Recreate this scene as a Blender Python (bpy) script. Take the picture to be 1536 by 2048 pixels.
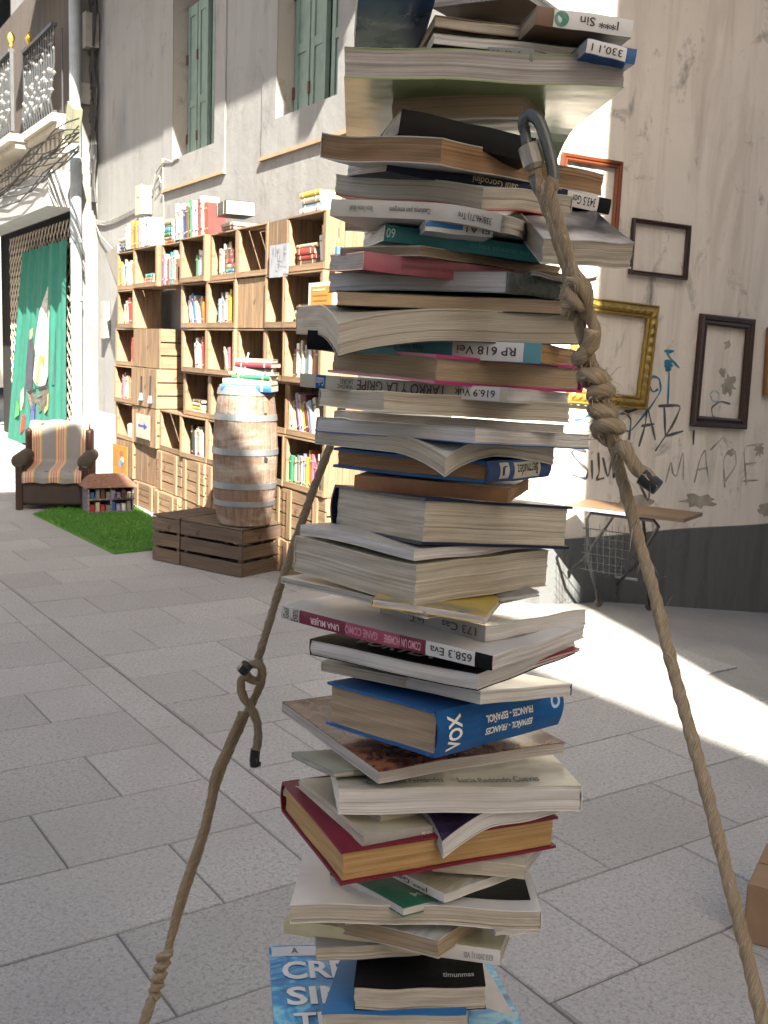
import bpy, bmesh, math, random
import numpy as np
from mathutils import Vector, Matrix
for o in list(bpy.data.objects): bpy.data.objects.remove(o)
SC = bpy.context.scene; COL = SC.collection
rad = math.radians
# ---------------------------------------------------------------- camera
F_PX, PITCH, ROLL, CAM_H = 2112.27, 0.15101188, 0.03735182, 1.55
cp_, sp_, cr_, sr_ = math.cos(PITCH), math.sin(PITCH), math.cos(ROLL), math.sin(ROLL)
FW = Vector((0, cp_, -sp_)); UP0 = Vector((0, sp_, cp_)); RT0 = Vector((1, 0, 0))
RT = cr_*RT0 + sr_*UP0; UPV = -sr_*RT0 + cr_*UP0; CAM = Vector((0, 0, CAM_H))
cd = bpy.data.cameras.new('camera'); cam = bpy.data.objects.new('camera', cd); COL.objects.link(cam)
cam.matrix_world = Matrix((( RT.x, UPV.x, -FW.x, 0), (RT.y, UPV.y, -FW.y, 0), (RT.z, UPV.z, -FW.z, CAM_H), (0, 0, 0, 1)))
cd.sensor_fit = 'VERTICAL'; cd.sensor_height = 36; cd.lens = 36*F_PX/2048; cd.clip_end = 1000; cd.clip_start = 0.05
cd.dof.use_dof = True; cd.dof.focus_distance = 1.02; cd.dof.aperture_fstop = 45
SC.camera = cam
# ---------------------------------------------------------------- light
SUN_AZ = -14.0      # horizontal travel direction of the light, degrees left of +Y
SUN_EL = 38.0
lh = Vector((math.sin(rad(SUN_AZ)), math.cos(rad(SUN_AZ)), 0))
sundir = Vector((-lh.x*math.cos(rad(SUN_EL)), -lh.y*math.cos(rad(SUN_EL)), math.sin(rad(SUN_EL))))
W = bpy.data.worlds.new('World'); SC.world = W; W.use_nodes = True
nt = W.node_tree; nt.nodes.clear()
sky = nt.nodes.new('ShaderNodeTexSky'); sky.sky_type = 'NISHITA'; sky.sun_disc = False
sky.sun_elevation = rad(SUN_EL); sky.sun_rotation = math.atan2(sundir.x, sundir.y)
sky.air_density = 0.6; sky.dust_density = 3.0; sky.ozone_density = 0.3
bg = nt.nodes.new('ShaderNodeBackground'); bg.inputs[1].default_value = 0.075
wo = nt.nodes.new('ShaderNodeOutputWorld'); nt.links.new(sky.outputs[0], bg.inputs[0]); nt.links.new(bg.outputs[0], wo.inputs[0])
sl = bpy.data.lights.new('sun', 'SUN'); sl.energy = 5.0; sl.angle = rad(0.45); sl.color = (1.0, 0.96, 0.90)
so = bpy.data.objects.new('sun', sl); COL.objects.link(so)
so.rotation_euler = sundir.to_track_quat('Z', 'Y').to_euler(); so.location = (0, 0, 20)
SC.view_settings.view_transform = 'Standard'; SC.view_settings.look = 'None'
SC.view_settings.exposure = 2.52; SC.view_settings.gamma = 1.0
SC.view_settings.use_white_balance = True; SC.view_settings.white_balance_temperature = 6850; SC.view_settings.white_balance_tint = 6
SC.cycles.max_bounces = 8; SC.cycles.diffuse_bounces = 5
# ---------------------------------------------------------------- projection helpers (photograph pixels -> real positions)
def ray(x, y): return (x-768)/F_PX*RT - (y-1024)/F_PX*UPV + FW
def gnd(x, y, z=0.0):
    d = ray(x, y); return CAM + d*((z-CAM_H)/d.z)
def dep(x, y, Y):
    d = ray(x, y); return CAM + d*(Y/d.y)
def onplane(x, y, P, n):
    d = ray(x, y); return CAM + d*((P-CAM).dot(n)/d.dot(n))
P_R = gnd(1134, 1198)
WR = 1.02055; dR = Vector((math.sin(WR), math.cos(WR), 0)); nR = Vector((dR.y, -dR.x, 0))   # outward (towards the viewer)
TH = rad(31.0); dL = Vector((-math.sin(TH), math.cos(TH), 0)); nL = Vector((-math.cos(TH), -math.sin(TH), 0))  # outward
E_C = Vector((0.375, 6.205, 0)); KS = 1.0765; dLk = dL*KS
def LW(s, o, z): return E_C + dL*(KS*s+0.390) + nL*o + Vector((0, 0, 1.55+(z-1.55)*KS))
def Lpx(x, y, o=0.0):
    q = onplane(x, y, E_C + nL*o, nL) - E_C; return (q.dot(dL)-0.390)/KS, 1.55+(q.z-1.55)/KS
def RWp(t, o, z): return P_R + dR*t + nR*o + Vector((0, 0, z))
def Rpx(x, y, o=0.0):
    q = onplane(x, y, P_R + nR*o, nR) - P_R; return q.dot(dR), q.z
def hgt(x, y):
    t = (Vector((x, y, 0)) - P_R).dot(dR)
    t = max(0.0, t-0.05)
    return -0.145*t if t < 4 else -0.58
# ---------------------------------------------------------------- materials
MATS = {}
class N:
    def __init__(s, name):
        s.m = bpy.data.materials.new(name); s.m.use_nodes = True; s.t = s.m.node_tree
        s.t.nodes.clear(); s.out = s.new('ShaderNodeOutputMaterial'); s.b = s.new('ShaderNodeBsdfPrincipled')
        s.l(s.b.outputs[0], s.out.inputs[0])
    def new(s, k, **kw):
        n = s.t.nodes.new(k)
        for a, v in kw.items(): setattr(n, a, v)
        return n
    def l(s, a, b): s.t.links.new(a, b)
    def co(s, kind='Object', scale=(1, 1, 1), rot=(0, 0, 0), loc=(0, 0, 0)):
        c = s.new('ShaderNodeTexCoord'); m = s.new('ShaderNodeMapping')
        m.inputs['Scale'].default_value = scale; m.inputs['Rotation'].default_value = rot; m.inputs['Location'].default_value = loc
        s.l(c.outputs[kind], m.inputs[0]); return m.outputs[0]
    def noise(s, vec, scale=5, detail=4, rough=0.55, dist=0.0):
        n = s.new('ShaderNodeTexNoise'); n.inputs['Scale'].default_value = scale; n.inputs['Detail'].default_value = detail
        n.inputs['Roughness'].default_value = rough; n.inputs['Distortion'].default_value = dist
        s.l(vec, n.inputs['Vector']); return n.outputs['Fac']
    def ramp(s, fac, stops, interp='LINEAR'):
        r = s.new('ShaderNodeValToRGB'); r.color_ramp.interpolation = interp
        e = r.color_ramp.elements
        while len(e) < len(stops): e.new(0.5)
        for i, (p, c) in enumerate(stops):
            e[i].position = p; e[i].color = (c[0], c[1], c[2], 1) if hasattr(c, '__len__') else (c, c, c, 1)
        s.l(fac, r.inputs[0]); return r.outputs[0]
    def mix(s, fac, a, b, mode='MIX'):
        m = s.new('ShaderNodeMix', data_type='RGBA', blend_type=mode)
        for i, v in ((0, fac), (6, a), (7, b)):
            if hasattr(v, 'is_linked') or hasattr(v, 'links'): s.l(v, m.inputs[i])
            else: m.inputs[i].default_value = v if i == 0 else (v[0], v[1], v[2], 1)
        return m.outputs[2]
    def bump(s, h, strength=0.3, dist=0.01):
        b = s.new('ShaderNodeBump'); b.inputs['Strength'].default_value = strength; b.inputs['Distance'].default_value = dist
        s.l(h, b.inputs['Height']); s.l(b.outputs[0], s.b.inputs['Normal'])
    def color(s, c):
        if hasattr(c, 'links'): s.l(c, s.b.inputs['Base Color'])
        else: s.b.inputs['Base Color'].default_value = (c[0], c[1], c[2], 1)
    def rough(s, r): s.b.inputs['Roughness'].default_value = r
def mul(c, k): return tuple(min(1, x*k) for x in c)
def rnd_obj(n, col, amt=0.15):
    """slow natural variation of a colour"""
    f = n.noise(n.co('Object', (1, 1, 1)), 9, 3)
    return n.mix(n.ramp(f, [(0.3, 0.0), (0.7, 1.0)]), mul(col, 1-amt), mul(col, 1+amt))
def m_simple(name, col, rough=0.6, metal=0.0, bs=60, bstr=0.15, amt=0.12, spec=0.5):
    if name in MATS: return MATS[name]
    n = N(name); n.color(rnd_obj(n, col, amt)); n.rough(rough); n.b.inputs['Metallic'].default_value = metal
    n.b.inputs['Specular IOR Level'].default_value = spec
    n.bump(n.noise(n.co('Object'), bs, 4), bstr, 0.002)
    MATS[name] = n.m; return n.m
def m_pages(name, col, k=1.0):
    col = mul(col, 0.80)
    """page edges: UV.x runs along the edge, UV.y through the thickness (metres)"""
    if name in MATS: return MATS[name]
    n = N(name)
    v = n.co('UV', (2.5, 1100, 1)); f = n.noise(v, 1.0, 4, 0.65, 0.0)
    v2 = n.co('UV', (1.2, 330, 1)); f2 = n.noise(v2, 1.0, 2, 0.5, 0.0)
    v3 = n.co('UV', (14, 30, 1)); f3 = n.noise(v3, 1.0, 4, 0.6)
    c = n.mix(n.ramp(f, [(0.28, 0.0), (0.62, 1.0)]), mul(col, 0.74), mul(col, 1.08))
    c = n.mix(n.ramp(f2, [(0.30, .8), (0.38, 0.0)]), c, mul(col, 0.5))
    c = n.mix(n.ramp(f3, [(0.45, 0.0), (0.75, 0.5)]), c, (col[0]*.72, col[1]*.64, col[2]*.52))
    n.color(c); n.rough(0.9); n.b.inputs['Specular IOR Level'].default_value = 0.15
    n.bump(f, 0.7*k, 0.0016); MATS[name] = n.m; return n.m
def m_cover(name, col, rough=0.38, wear=0.25):
    col = mul(col, 0.80) if max(col) > .3 else mul(col, .85); rough = max(rough, .42)
    if name in MATS: return MATS[name]
    n = N(name)
    f = n.noise(n.co('Object'), 22, 5, 0.65); f2 = n.noise(n.co('Object'), 140, 4, 0.7)
    c = n.mix(n.ramp(f, [(0.35, 0.0), (0.7, 1.0)]), mul(col, 0.85), mul(col, 1.12))
    c = n.mix(n.ramp(f2, [(0.62, 0.0), (0.78, wear)]), c, mul((0.42, 0.40, 0.36), .5+.9*max(col)))
    n.color(c); n.rough(rough); n.b.inputs['Specular IOR Level'].default_value = 0.28 if max(col) > .05 else 0.1
    n.bump(n.noise(n.co('Object'), 16, 3), 0.35, 0.004); MATS[name] = n.m; return n.m
def m_image(name, cols, scale=14, rough=0.22, seed=0.0, dist=1.2, stretch=(1, 1, 1)):
    """glossy printed picture: blotches of the given colours"""
    if name in MATS: return MATS[name]
    n = N(name); f = n.noise(n.co('Object', stretch, (0, 0, 0), (seed, seed*2.3, seed)), scale, 5, 0.6, dist)
    st = [(0.28+0.44*i/max(1, len(cols)-1), c) for i, c in enumerate(cols)]
    n.color(n.mix(1.0, n.ramp(f, st), (.82, .82, .82), 'MULTIPLY')); n.rough(rough); n.b.inputs['Specular IOR Level'].default_value = 0.35; n.bump(n.noise(n.co('Object'), 14, 2), 0.4, 0.004)
    MATS[name] = n.m; return n.m
def m_wood(name, c1, c2, rough=0.75):
    """UV.x along the grain"""
    if name in MATS: return MATS[name]
    n = N(name)
    f = n.noise(n.co('UV', (3, 55, 1)), 1.0, 6, 0.65, 0.8); g = n.noise(n.co('UV', (1.3, 2.1, 1)), 1.0, 2)
    k = n.noise(n.co('UV', (9, 14, 1)), 1.0, 3, 0.6)
    c = n.mix(n.ramp(f, [(0.3, 0.0), (0.68, 1.0)]), c1, c2)
    c = n.mix(n.ramp(g, [(0.3, 0.0), (0.75, 0.55)]), c, mul(c1, 0.75))
    c = n.mix(n.ramp(k, [(0.66, 0.0), (0.74, 0.8)]), c, mul(c1, 0.35))
    oi = n.new('ShaderNodeObjectInfo'); c = n.mix(1.0, c, n.ramp(oi.outputs['Random'], [(0.0, (.72, .70, .68)), (1.0, (1.12, 1.10, 1.06))]), 'MULTIPLY')
    n.color(c); n.rough(rough); n.bump(f, 0.35, 0.003); MATS[name] = n.m; return n.m
CRATE = m_wood('crate_wood', (0.155, 0.092, 0.052), (0.35, 0.232, 0.14))
CRATE2 = m_wood('old_crate_wood', (0.055, 0.036, 0.025), (0.145, 0.098, 0.066))
WOODD = m_wood('dark_varnished_wood', (0.03, 0.014, 0.010), (0.055, 0.026, 0.018), 0.35)
WOODR = m_wood('red_varnished_wood', (0.12, 0.03, 0.012), (0.20, 0.055, 0.02), 0.3)
WOODT = m_wood('table_wood', (0.09, 0.056, 0.032), (0.18, 0.118, 0.07), 0.5)
BAR_ = m_wood('barrel_oak', (0.17, 0.105, 0.07), (0.42, 0.31, 0.23), 0.85)
def m_barrel():
    n = N('weathered_oak'); v = n.co('Object', (30, 30, 2.2)); f = n.noise(v, 1.0, 6, 0.7, .4); g = n.noise(n.co('Object', (2, 2, 6)), 1.0, 6, 0.75, .5); h = n.noise(n.co('Object'), 38, 5, .75)
    c = n.mix(n.ramp(f, [(0.3, 0.0), (0.7, 1.0)]), (0.095, 0.055, 0.036), (0.20, 0.135, 0.095))
    c = n.mix(n.ramp(g, [(0.47, 0.0), (0.62, 0.85)]), c, (0.27, 0.235, 0.20)); c = n.mix(n.ramp(h, [(0.58, 0.0), (0.72, 0.55)]), c, (0.12, 0.08, 0.06))
    n.color(c); n.rough(.9); n.bump(f, .6, .004); return n.m
BAR = m_barrel()
METG = m_simple('galvanised_hoop', (0.24, 0.255, 0.27), 0.5, 0.6)
STEEL = m_simple('dull_steel', (0.10, 0.105, 0.10), 0.5, 0.7)
BLACK = m_simple('black_metal', (0.02, 0.021, 0.022), 0.45)
TAPE = m_simple('black_tape', (0.012, 0.012, 0.014), 0.35, 0, 90, 0.6)
GOLDM = m_simple('gilded_plaster', (0.26, 0.17, 0.035), 0.38, 0.35, 220, 0.9)
GOLD = m_simple('brass_gold', (0.75, 0.52, 0.12), 0.3, 0.7)
WHITEP = m_simple('white_paint', (0.32, 0.32, 0.317), 0.7)
GREYP = m_simple('grey_plastic', (0.30, 0.30, 0.285), 0.6)
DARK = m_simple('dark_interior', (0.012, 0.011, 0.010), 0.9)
STONE = m_simple('pale_stone', (0.46, 0.41, 0.34), 0.85, 0, 40, 0.5)
SHUT = m_simple('green_shutter_paint', (0.15, 0.215, 0.185), 0.6, 0, 70, 0.3)
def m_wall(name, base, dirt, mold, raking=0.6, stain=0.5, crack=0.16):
    n = N(name); v = n.co('Object')
    big = n.noise(v, 0.8, 5, 0.6, 0.4); mid = n.noise(v, 5, 6, 0.65); fine = n.noise(v, 48, 5, 0.7)
    streak = n.noise(n.co('Object', (6, 6, 0.7)), 1.0, 5, 0.65, 0.6)
    moldn = n.noise(n.co('Object', (1, 1, 0.75)), 3.2, 8, 0.72, 0.6)
    c = n.mix(n.ramp(big, [(0.35, 0.0), (0.7, 1.0)]), base, mul(base, 0.88))
    c = n.mix(n.ramp(streak, [(0.45, 0.0), (0.75, stain)]), c, dirt)
    c = n.mix(n.ramp(moldn, [(0.56, 0.0), (0.72, mold)]), c, (0.08, 0.078, 0.07))
    c = n.mix(n.ramp(fine, [(0.68, 0.0), (0.78, 0.5*stain)]), c, mul(dirt, 0.6))
    vor = n.new('ShaderNodeTexVoronoi'); vor.feature = 'DISTANCE_TO_EDGE'; vor.inputs['Scale'].default_value = 0.7
    mixv = n.new('ShaderNodeMix', data_type='VECTOR'); mixv.inputs[0].default_value = 0.13
    nn = n.new('ShaderNodeTexNoise'); nn.inputs['Scale'].default_value = 2.5; nn.inputs['Detail'].default_value = 8
    n.l(v, nn.inputs['Vector']); n.l(v, mixv.inputs[4]); n.l(nn.outputs['Color'], mixv.inputs[5]); n.l(mixv.outputs[1], vor.inputs['Vector'])
    c = n.mix(n.ramp(vor.outputs['Distance'], [(0.0, crack), (0.003, 0.0)]), c, (0.16, 0.15, 0.13))
    n.color(c); n.rough(0.92); n.b.inputs['Specular IOR Level'].default_value = 0.2
    add = n.new('ShaderNodeMath', operation='ADD'); n.l(mid, add.inputs[0])
    m2 = n.new('ShaderNodeMath', operation='MULTIPLY'); n.l(fine, m2.inputs[0]); m2.inputs[1].default_value = 0.25; n.l(m2.outputs[0], add.inputs[1])
    n.bump(add.outputs[0], raking, 0.012); MATS[name] = n.m; return n.m
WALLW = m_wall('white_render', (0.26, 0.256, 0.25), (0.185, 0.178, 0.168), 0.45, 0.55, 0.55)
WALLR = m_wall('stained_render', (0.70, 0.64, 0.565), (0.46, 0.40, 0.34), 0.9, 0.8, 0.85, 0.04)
WALLS = m_wall('reveal_render', (0.34, 0.32, 0.29), (0.30, 0.28, 0.25), 0.8, 0.7, 0.8)
DADO = m_wall('grey_dado_render', (0.115, 0.118, 0.118), (0.06, 0.05, 0.045), 0.5, 1.0, 0.7)
DADOB = m_wall('pale_blue_dado', (0.38, 0.40, 0.43), (0.42, 0.42, 0.42), 0.3, 0.5, 0.4)
OCHRE = m_wall('town_house_render', (0.62, 0.55, 0.46), (0.40, 0.36, 0.30), 0.3, 0.4, 0.4)
def m_slab():
    n = N('granite_slab'); v = n.co('Object'); a = n.new('ShaderNodeAttribute', attribute_name='tone')
    s1 = n.noise(v, 130, 4, 0.7); s2 = n.noise(v, 70, 6, 0.75); s3 = n.noise(v, 1.6, 4, 0.6, 0.4); s4 = n.noise(v, 5, 7, 0.75)
    c = n.mix(n.ramp(s1, [(0.36, 0.0), (0.62, 1.0)]), (0.30, 0.294, 0.284), (0.43, 0.42, 0.405))
    c = n.mix(n.ramp(s2, [(0.38, 0.75), (0.50, 0.0)]), c, (0.19, 0.186, 0.18))
    c = n.mix(n.ramp(s3, [(0.4, 0.0), (0.72, 0.55)]), c, (0.29, 0.28, 0.265))
    c = n.mix(n.ramp(s4, [(0.64, 0.0), (0.74, 0.5)]), c, (0.19, 0.175, 0.155))
    c = n.mix(1.0, c, a.outputs['Color'], 'MULTIPLY')
    n.color(c); n.rough(0.85); n.b.inputs['Specular IOR Level'].default_value = 0.25; n.bump(s1, 0.35, 0.002); return n.m
SLAB = m_slab()
def m_conc():
    n = N('worn_concrete'); v = n.co('Object')
    s1 = n.noise(v, 90, 5, 0.7); s3 = n.noise(v, 1.4, 5, 0.6, 0.6); s2 = n.noise(v, 11, 6, 0.7)
    c = n.mix(n.ramp(s1, [(0.35, 0.0), (0.65, 1.0)]), (0.19, 0.185, 0.175), (0.27, 0.262, 0.25))
    c = n.mix(n.ramp(s3, [(0.4, 0.0), (0.7, 0.7)]), c, (0.17, 0.16, 0.145))
    c = n.mix(n.ramp(s2, [(0.66, 0.0), (0.76, 0.5)]), c, (0.10, 0.09, 0.08))
    n.color(c); n.rough(0.9); n.bump(s1, 0.4, 0.003); return n.m
CONC = m_conc()
JOINT = m_simple('joint_mortar', (0.12, 0.117, 0.112), 0.95)
def m_jute():
    n = N('jute_rope'); f = n.noise(n.co('UV', (55, 800, 1)), 1.0, 5, 0.75, 0.5); g = n.noise(n.co('Object'), 30, 4, 0.6)
    c = n.mix(n.ramp(f, [(0.34, 0.0), (0.64, 1.0)]), (0.18, 0.13, 0.08), (0.58, 0.465, 0.33))
    c = n.mix(n.ramp(g, [(0.4, 0.0), (0.7, 0.5)]), c, (0.38, 0.30, 0.205))
    n.color(c); n.rough(0.95); n.b.inputs['Specular IOR Level'].default_value = 0.1; n.bump(f, 1.0, 0.003); return n.m
JUTE = m_jute(); FIBRE = m_simple('jute_fibre', (0.50, 0.40, 0.28), 0.9)
def m_turf():
    n = N('artificial_turf'); f = n.noise(n.co('Object'), 160, 4, 0.8); g = n.noise(n.co('Object'), 6, 4)
    c = n.mix(n.ramp(f, [(0.3, 0.0), (0.7, 1.0)]), (0.035, 0.14, 0.01), (0.105, 0.28, 0.03))
    c = n.mix(n.ramp(g, [(0.4, 0.0), (0.7, 0.4)]), c, (0.07, 0.21, 0.03)); n.color(c); n.rough(0.9); n.bump(f, 1.0, 0.01); return n.m
TURF = m_turf()
# ---------------------------------------------------------------- object helpers
class MB:
    def __init__(s): s.v = []; s.f = []; s.uv = []; s.mi = []; s.tone = None; s.rs = random.Random(7)
    def face(s, pts, uv=None, mi=0):
        b = len(s.v); s.v += [Vector(p) for p in pts]; s.f.append(list(range(b, b+len(pts))))
        s.uv.append(uv or [(0, 0)]*len(pts)); s.mi.append(mi)
    def grid(s, fn, nu, nv, uvfn=None, mi=0, flip=False):
        b = len(s.v)
        for j in range(nv+1):
            for i in range(nu+1): s.v.append(Vector(fn(i/nu, j/nv)))
        for j in range(nv):
            for i in range(nu):
                q = [b+j*(nu+1)+i, b+j*(nu+1)+i+1, b+(j+1)*(nu+1)+i+1, b+(j+1)*(nu+1)+i]
                p = [(i/nu, j/nv), ((i+1)/nu, j/nv), ((i+1)/nu, (j+1)/nv), (i/nu, (j+1)/nv)]
                if flip: q.reverse(); p.reverse()
                s.f.append(q); s.uv.append([uvfn(*a) if uvfn else a for a in p]); s.mi.append(mi)
    def box(s, o, X, Y, Z, mi=0, rough=0.0):
        """box from corner o with edge vectors X, Y, Z; UVs in metres, grain along the longest edge"""
        o, X, Y, Z = Vector(o), Vector(X), Vector(Y), Vector(Z)
        if X.cross(Y).dot(Z) < 0: o = o+X; X = -X
        L = [X.length, Y.length, Z.length]; long = L.index(max(L))
        ou, ov = s.rs.random()*50, s.rs.random()*50
        c = {}
        for a in (0, 1):
            for b in (0, 1):
                for d in (0, 1):
                    p = o + X*a + Y*b + Z*d
                    if rough: p = p + Vector((s.rs.uniform(-rough, rough), s.rs.uniform(-rough, rough), s.rs.uniform(-rough, rough)))
                    c[a, b, d] = p
        for ks, ax in ((((0,0,0),(0,1,0),(1,1,0),(1,0,0)), (0,1)), (((0,0,1),(1,0,1),(1,1,1),(0,1,1)), (0,1)),
                       (((0,0,0),(1,0,0),(1,0,1),(0,0,1)), (0,2)), (((0,1,0),(0,1,1),(1,1,1),(1,1,0)), (0,2)),
                       (((0,0,0),(0,0,1),(0,1,1),(0,1,0)), (1,2)), (((1,0,0),(1,1,0),(1,1,1),(1,0,1)), (1,2))):
            a, b = ax
            if b == long or (a != long and L[b] > L[a]): a, b = b, a
            s.face([c[k] for k in ks], [(k[a]*L[a]+ou, k[b]*L[b]+ov) for k in ks], mi)
    def tube(s, pts, r, n=10, mi=0, cap=True, closed=False):
        pts = [Vector(p) for p in pts]; m = len(pts); rr = r if hasattr(r, '__len__') else [r]*m
        up = Vector((0.13, 0.21, 1)).normalized(); b = len(s.v); ln = 0; lens = []
        prev = None
        for i, p in enumerate(pts):
            t = (pts[(i+1) % m]-pts[i-1]) if closed else (pts[min(i+1, m-1)]-pts[max(i-1, 0)])
            t = t.normalized() if t.length > 1e-9 else Vector((0, 0, 1))
            if prev is None: a = t.cross(up); a = a.normalized() if a.length > 1e-3 else t.cross(Vector((1, 0, 0))).normalized()
            else: a = (prev - t*prev.dot(t)).normalized()
            prev = a; c = t.cross(a)
            if i: ln += (p-pts[i-1]).length
            lens.append(ln)
            for k in range(n):
                th = 2*math.pi*k/n; s.v.append(p + (a*math.cos(th)+c*math.sin(th))*rr[i])
        for i in range(m if closed else m-1):
            for k in range(n):
                j = (i+1) % m
                s.f.append([b+i*n+k, b+i*n+(k+1) % n, b+j*n+(k+1) % n, b+j*n+k]); s.mi.append(mi)
                s.uv.append([(lens[i], k/n*.06), (lens[i], (k+1)/n*.06), (lens[j], (k+1)/n*.06), (lens[j], k/n*.06)])
        if cap and not closed:
            s.f.append([b+k for k in reversed(range(n))]); s.f.append([b+(m-1)*n+k for k in range(n)]); s.mi += [mi, mi]; s.uv += [[(0, 0)]*n]*2
    def lathe(s, c, prof, n=24, mi=0, ax=None):
        c = Vector(c); b = len(s.v)
        for r, z in prof:
            for k in range(n):
                th = 2*math.pi*k/n; s.v.append(c + Vector((r*math.cos(th), r*math.sin(th), z)))
        for i in range(len(prof)-1):
            for k in range(n):
                s.f.append([b+i*n+k, b+i*n+(k+1) % n, b+(i+1)*n+(k+1) % n, b+(i+1)*n+k]); s.mi.append(mi)
                z0, z1 = prof[i][1], prof[i+1][1]; u0, u1 = k/n*1.3, (k+1)/n*1.3
                s.uv.append([(z0, u0), (z0, u1), (z1, u1), (z1, u0)])
        s.f.append([b+k for k in reversed(range(n))]); s.f.append([b+(len(prof)-1)*n+k for k in range(n)]); s.mi += [mi, mi]
        s.uv += [[(0, 0)]*n]*2
def link(name, mb, mats, parent=None, loc=None, smooth=False, merge=False):
    if not isinstance(mats, (list, tuple)): mats = [mats]
    org = parent.matrix_world.translation if parent is not None else Vector((0, 0, 0))
    org = WORLD_LOC.get(parent.name, org) if parent is not None else org
    if parent is None:
        if loc is None and mb.v:
            xs = [v.x for v in mb.v]; ys = [v.y for v in mb.v]; zs = [v.z for v in mb.v]
            loc = Vector(((min(xs)+max(xs))/2, (min(ys)+max(ys))/2, min(zs)))
        org = Vector(loc) if loc is not None else org
    me = bpy.data.meshes.new(name); me.from_pydata([tuple(v-org) for v in mb.v], [], mb.f)
    ul = me.uv_layers.new(name='UVMap'); flat = [c for u in mb.uv for p in u for c in p]
    ul.data.foreach_set('uv', flat)
    for m in mats: me.materials.append(m)
    me.polygons.foreach_set('material_index', mb.mi)
    if mb.tone is not None:
        at = me.color_attributes.new('tone', 'FLOAT_COLOR', 'POINT'); at.data.foreach_set('color', [c for t in mb.tone for c in (t, t, t, 1)])
    if merge:
        bm = bmesh.new(); bm.from_mesh(me); bmesh.ops.remove_doubles(bm, verts=bm.verts, dist=1e-5); bm.to_mesh(me); bm.free()
    if smooth: me.polygons.foreach_set('use_smooth', [True]*len(me.polygons))
    me.update()
    o = bpy.data.objects.new(name, me); COL.objects.link(o)
    if parent is not None: o.parent = parent; WORLD_LOC[o.name] = org
    else: o.location = org; WORLD_LOC[o.name] = Vector(org)
    return o
WORLD_LOC = {}
def tag(o, label=None, cat=None, group=None, kind=None):
    if label: o['label'] = label
    if cat: o['category'] = cat
    if group: o['group'] = group
    if kind: o['kind'] = kind
    return o
def thing(name, label, cat, loc, group=None, rz=0.0):
    o = bpy.data.objects.new(name, None); COL.objects.link(o); o.location = loc; o.rotation_euler = (0, 0, rz)
    o.empty_display_size = 0.1
    WORLD_LOC[o.name] = Vector(loc) if not rz else Vector((0, 0, 0)); return tag(o, label, cat, group)
def one(name, mb, mats, label, cat, group=None, **k): return tag(link(name, mb, mats, **k), label, cat, group)
_txt = {}
def text_mesh(body):
    if body in _txt: return _txt[body]
    cu = bpy.data.curves.new('lettering', 'FONT'); cu.body = body; cu.size = 1.0; cu.resolution_u = 3; cu.offset = 0.028 if body in ('CRE', 'SIN', 'TEL', 'VOX', 'VORTEX', 'FRANCES - ESPAÑOL', 'ESPAÑOL - FRANCES', 'COMO UN HOMBRE', 'GANE COMO', 'UNA MUJER') else 0.008
    ob = bpy.data.objects.new('lettering', cu); COL.objects.link(ob)
    dg = bpy.context.evaluated_depsgraph_get(); dg.update(); me = ob.evaluated_get(dg).to_mesh()
    vs = [(v.co.x, v.co.y) for v in me.vertices]; fs = [list(p.vertices) for p in me.polygons]
    ob.evaluated_get(dg).to_mesh_clear(); bpy.data.objects.remove(ob); bpy.data.curves.remove(cu)
    x0 = min(v[0] for v in vs); x1 = max(v[0] for v in vs); y0 = min(v[1] for v in vs); y1 = max(v[1] for v in vs)
    vs = [((x-x0)/(x1-x0), (y-y0)/(y1-y0)) for x, y in vs]; _txt[body] = (vs, fs); return _txt[body]
def lettering(name, body, fn, mat, parent=None, bold=0.0):
    """fn maps (0..1, 0..1) of the text box to a world point"""
    vs, fs = text_mesh(body); mb = MB()
    for f in fs: mb.face([fn(*vs[i]) for i in f])
    return link(name, mb, mat, parent)
def ink(col): return m_simple('ink_%02x%02x%02x' % tuple(int(c*255) for c in col), col, 0.6, 0, 60, 0.0, 0.05)
INK = ink((0.02, 0.02, 0.022)); INKW = ink((0.66, 0.65, 0.62))
LABEL = m_simple('white_label', (0.50, 0.495, 0.50), 0.45, 0, 30, 0.2, 0.06)
# ---------------------------------------------------------------- the book tower
PG = {'cream': m_pages('pages_cream', (0.50, 0.455, 0.385)), 'white': m_pages('pages_white', (0.62, 0.60, 0.59)), 'grey': m_pages('pages_grey', (0.44, 0.41, 0.385)),
      'tan': m_pages('pages_tan', (0.40, 0.31, 0.215)), 'brown': m_pages('pages_brown', (0.33, 0.205, 0.115)), 'orange': m_pages('pages_orange', (0.44, 0.27, 0.13)), 'buff': m_pages('pages_buff', (0.47, 0.30, 0.14))}
CV = {}
def cv(name, c, r=0.38, w=0.25): CV[name] = m_cover('cover_'+name, c, r, w)
for a in (('white', (.66, .65, .63)), ('offwhite', (.52, .50, .46)), ('cream', (.50, .46, .36)), ('grey', (.30, .29, .28)), ('dark', (.04, .036, .04)), ('black', (.007, .007, .008), .5, .0),
          ('navy', (.016, .022, .05), .4), ('blue', (.006, .085, .27), .35), ('bright_blue', (.02, .17, .42), .3), ('teal', (.015, .16, .18), .35), ('sky_teal', (.09, .25, .30), .35),
          ('pink', (.42, .11, .15), .4), ('magenta', (.38, .03, .16), .4), ('crimson', (.16, .010, .026), .5, .05), ('wine', (.17, .02, .05), .35), ('green', (.012, .15, .09), .35),
          ('sage', (.25, .32, .16), .25), ('yellow', (.62, .44, .08), .4), ('pale_yellow', (.56, .52, .34), .45), ('brown', (.16, .09, .055)), ('red', (.38, .03, .03)), ('greygreen', (.19, .24, .21), .3)): cv(*a)
IMG_GREEN = m_image('glossy_green_cover', [(.13, .20, .06), (.21, .30, .11), (.33, .41, .21), (.17, .25, .08)], 3, 0.26)
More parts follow.
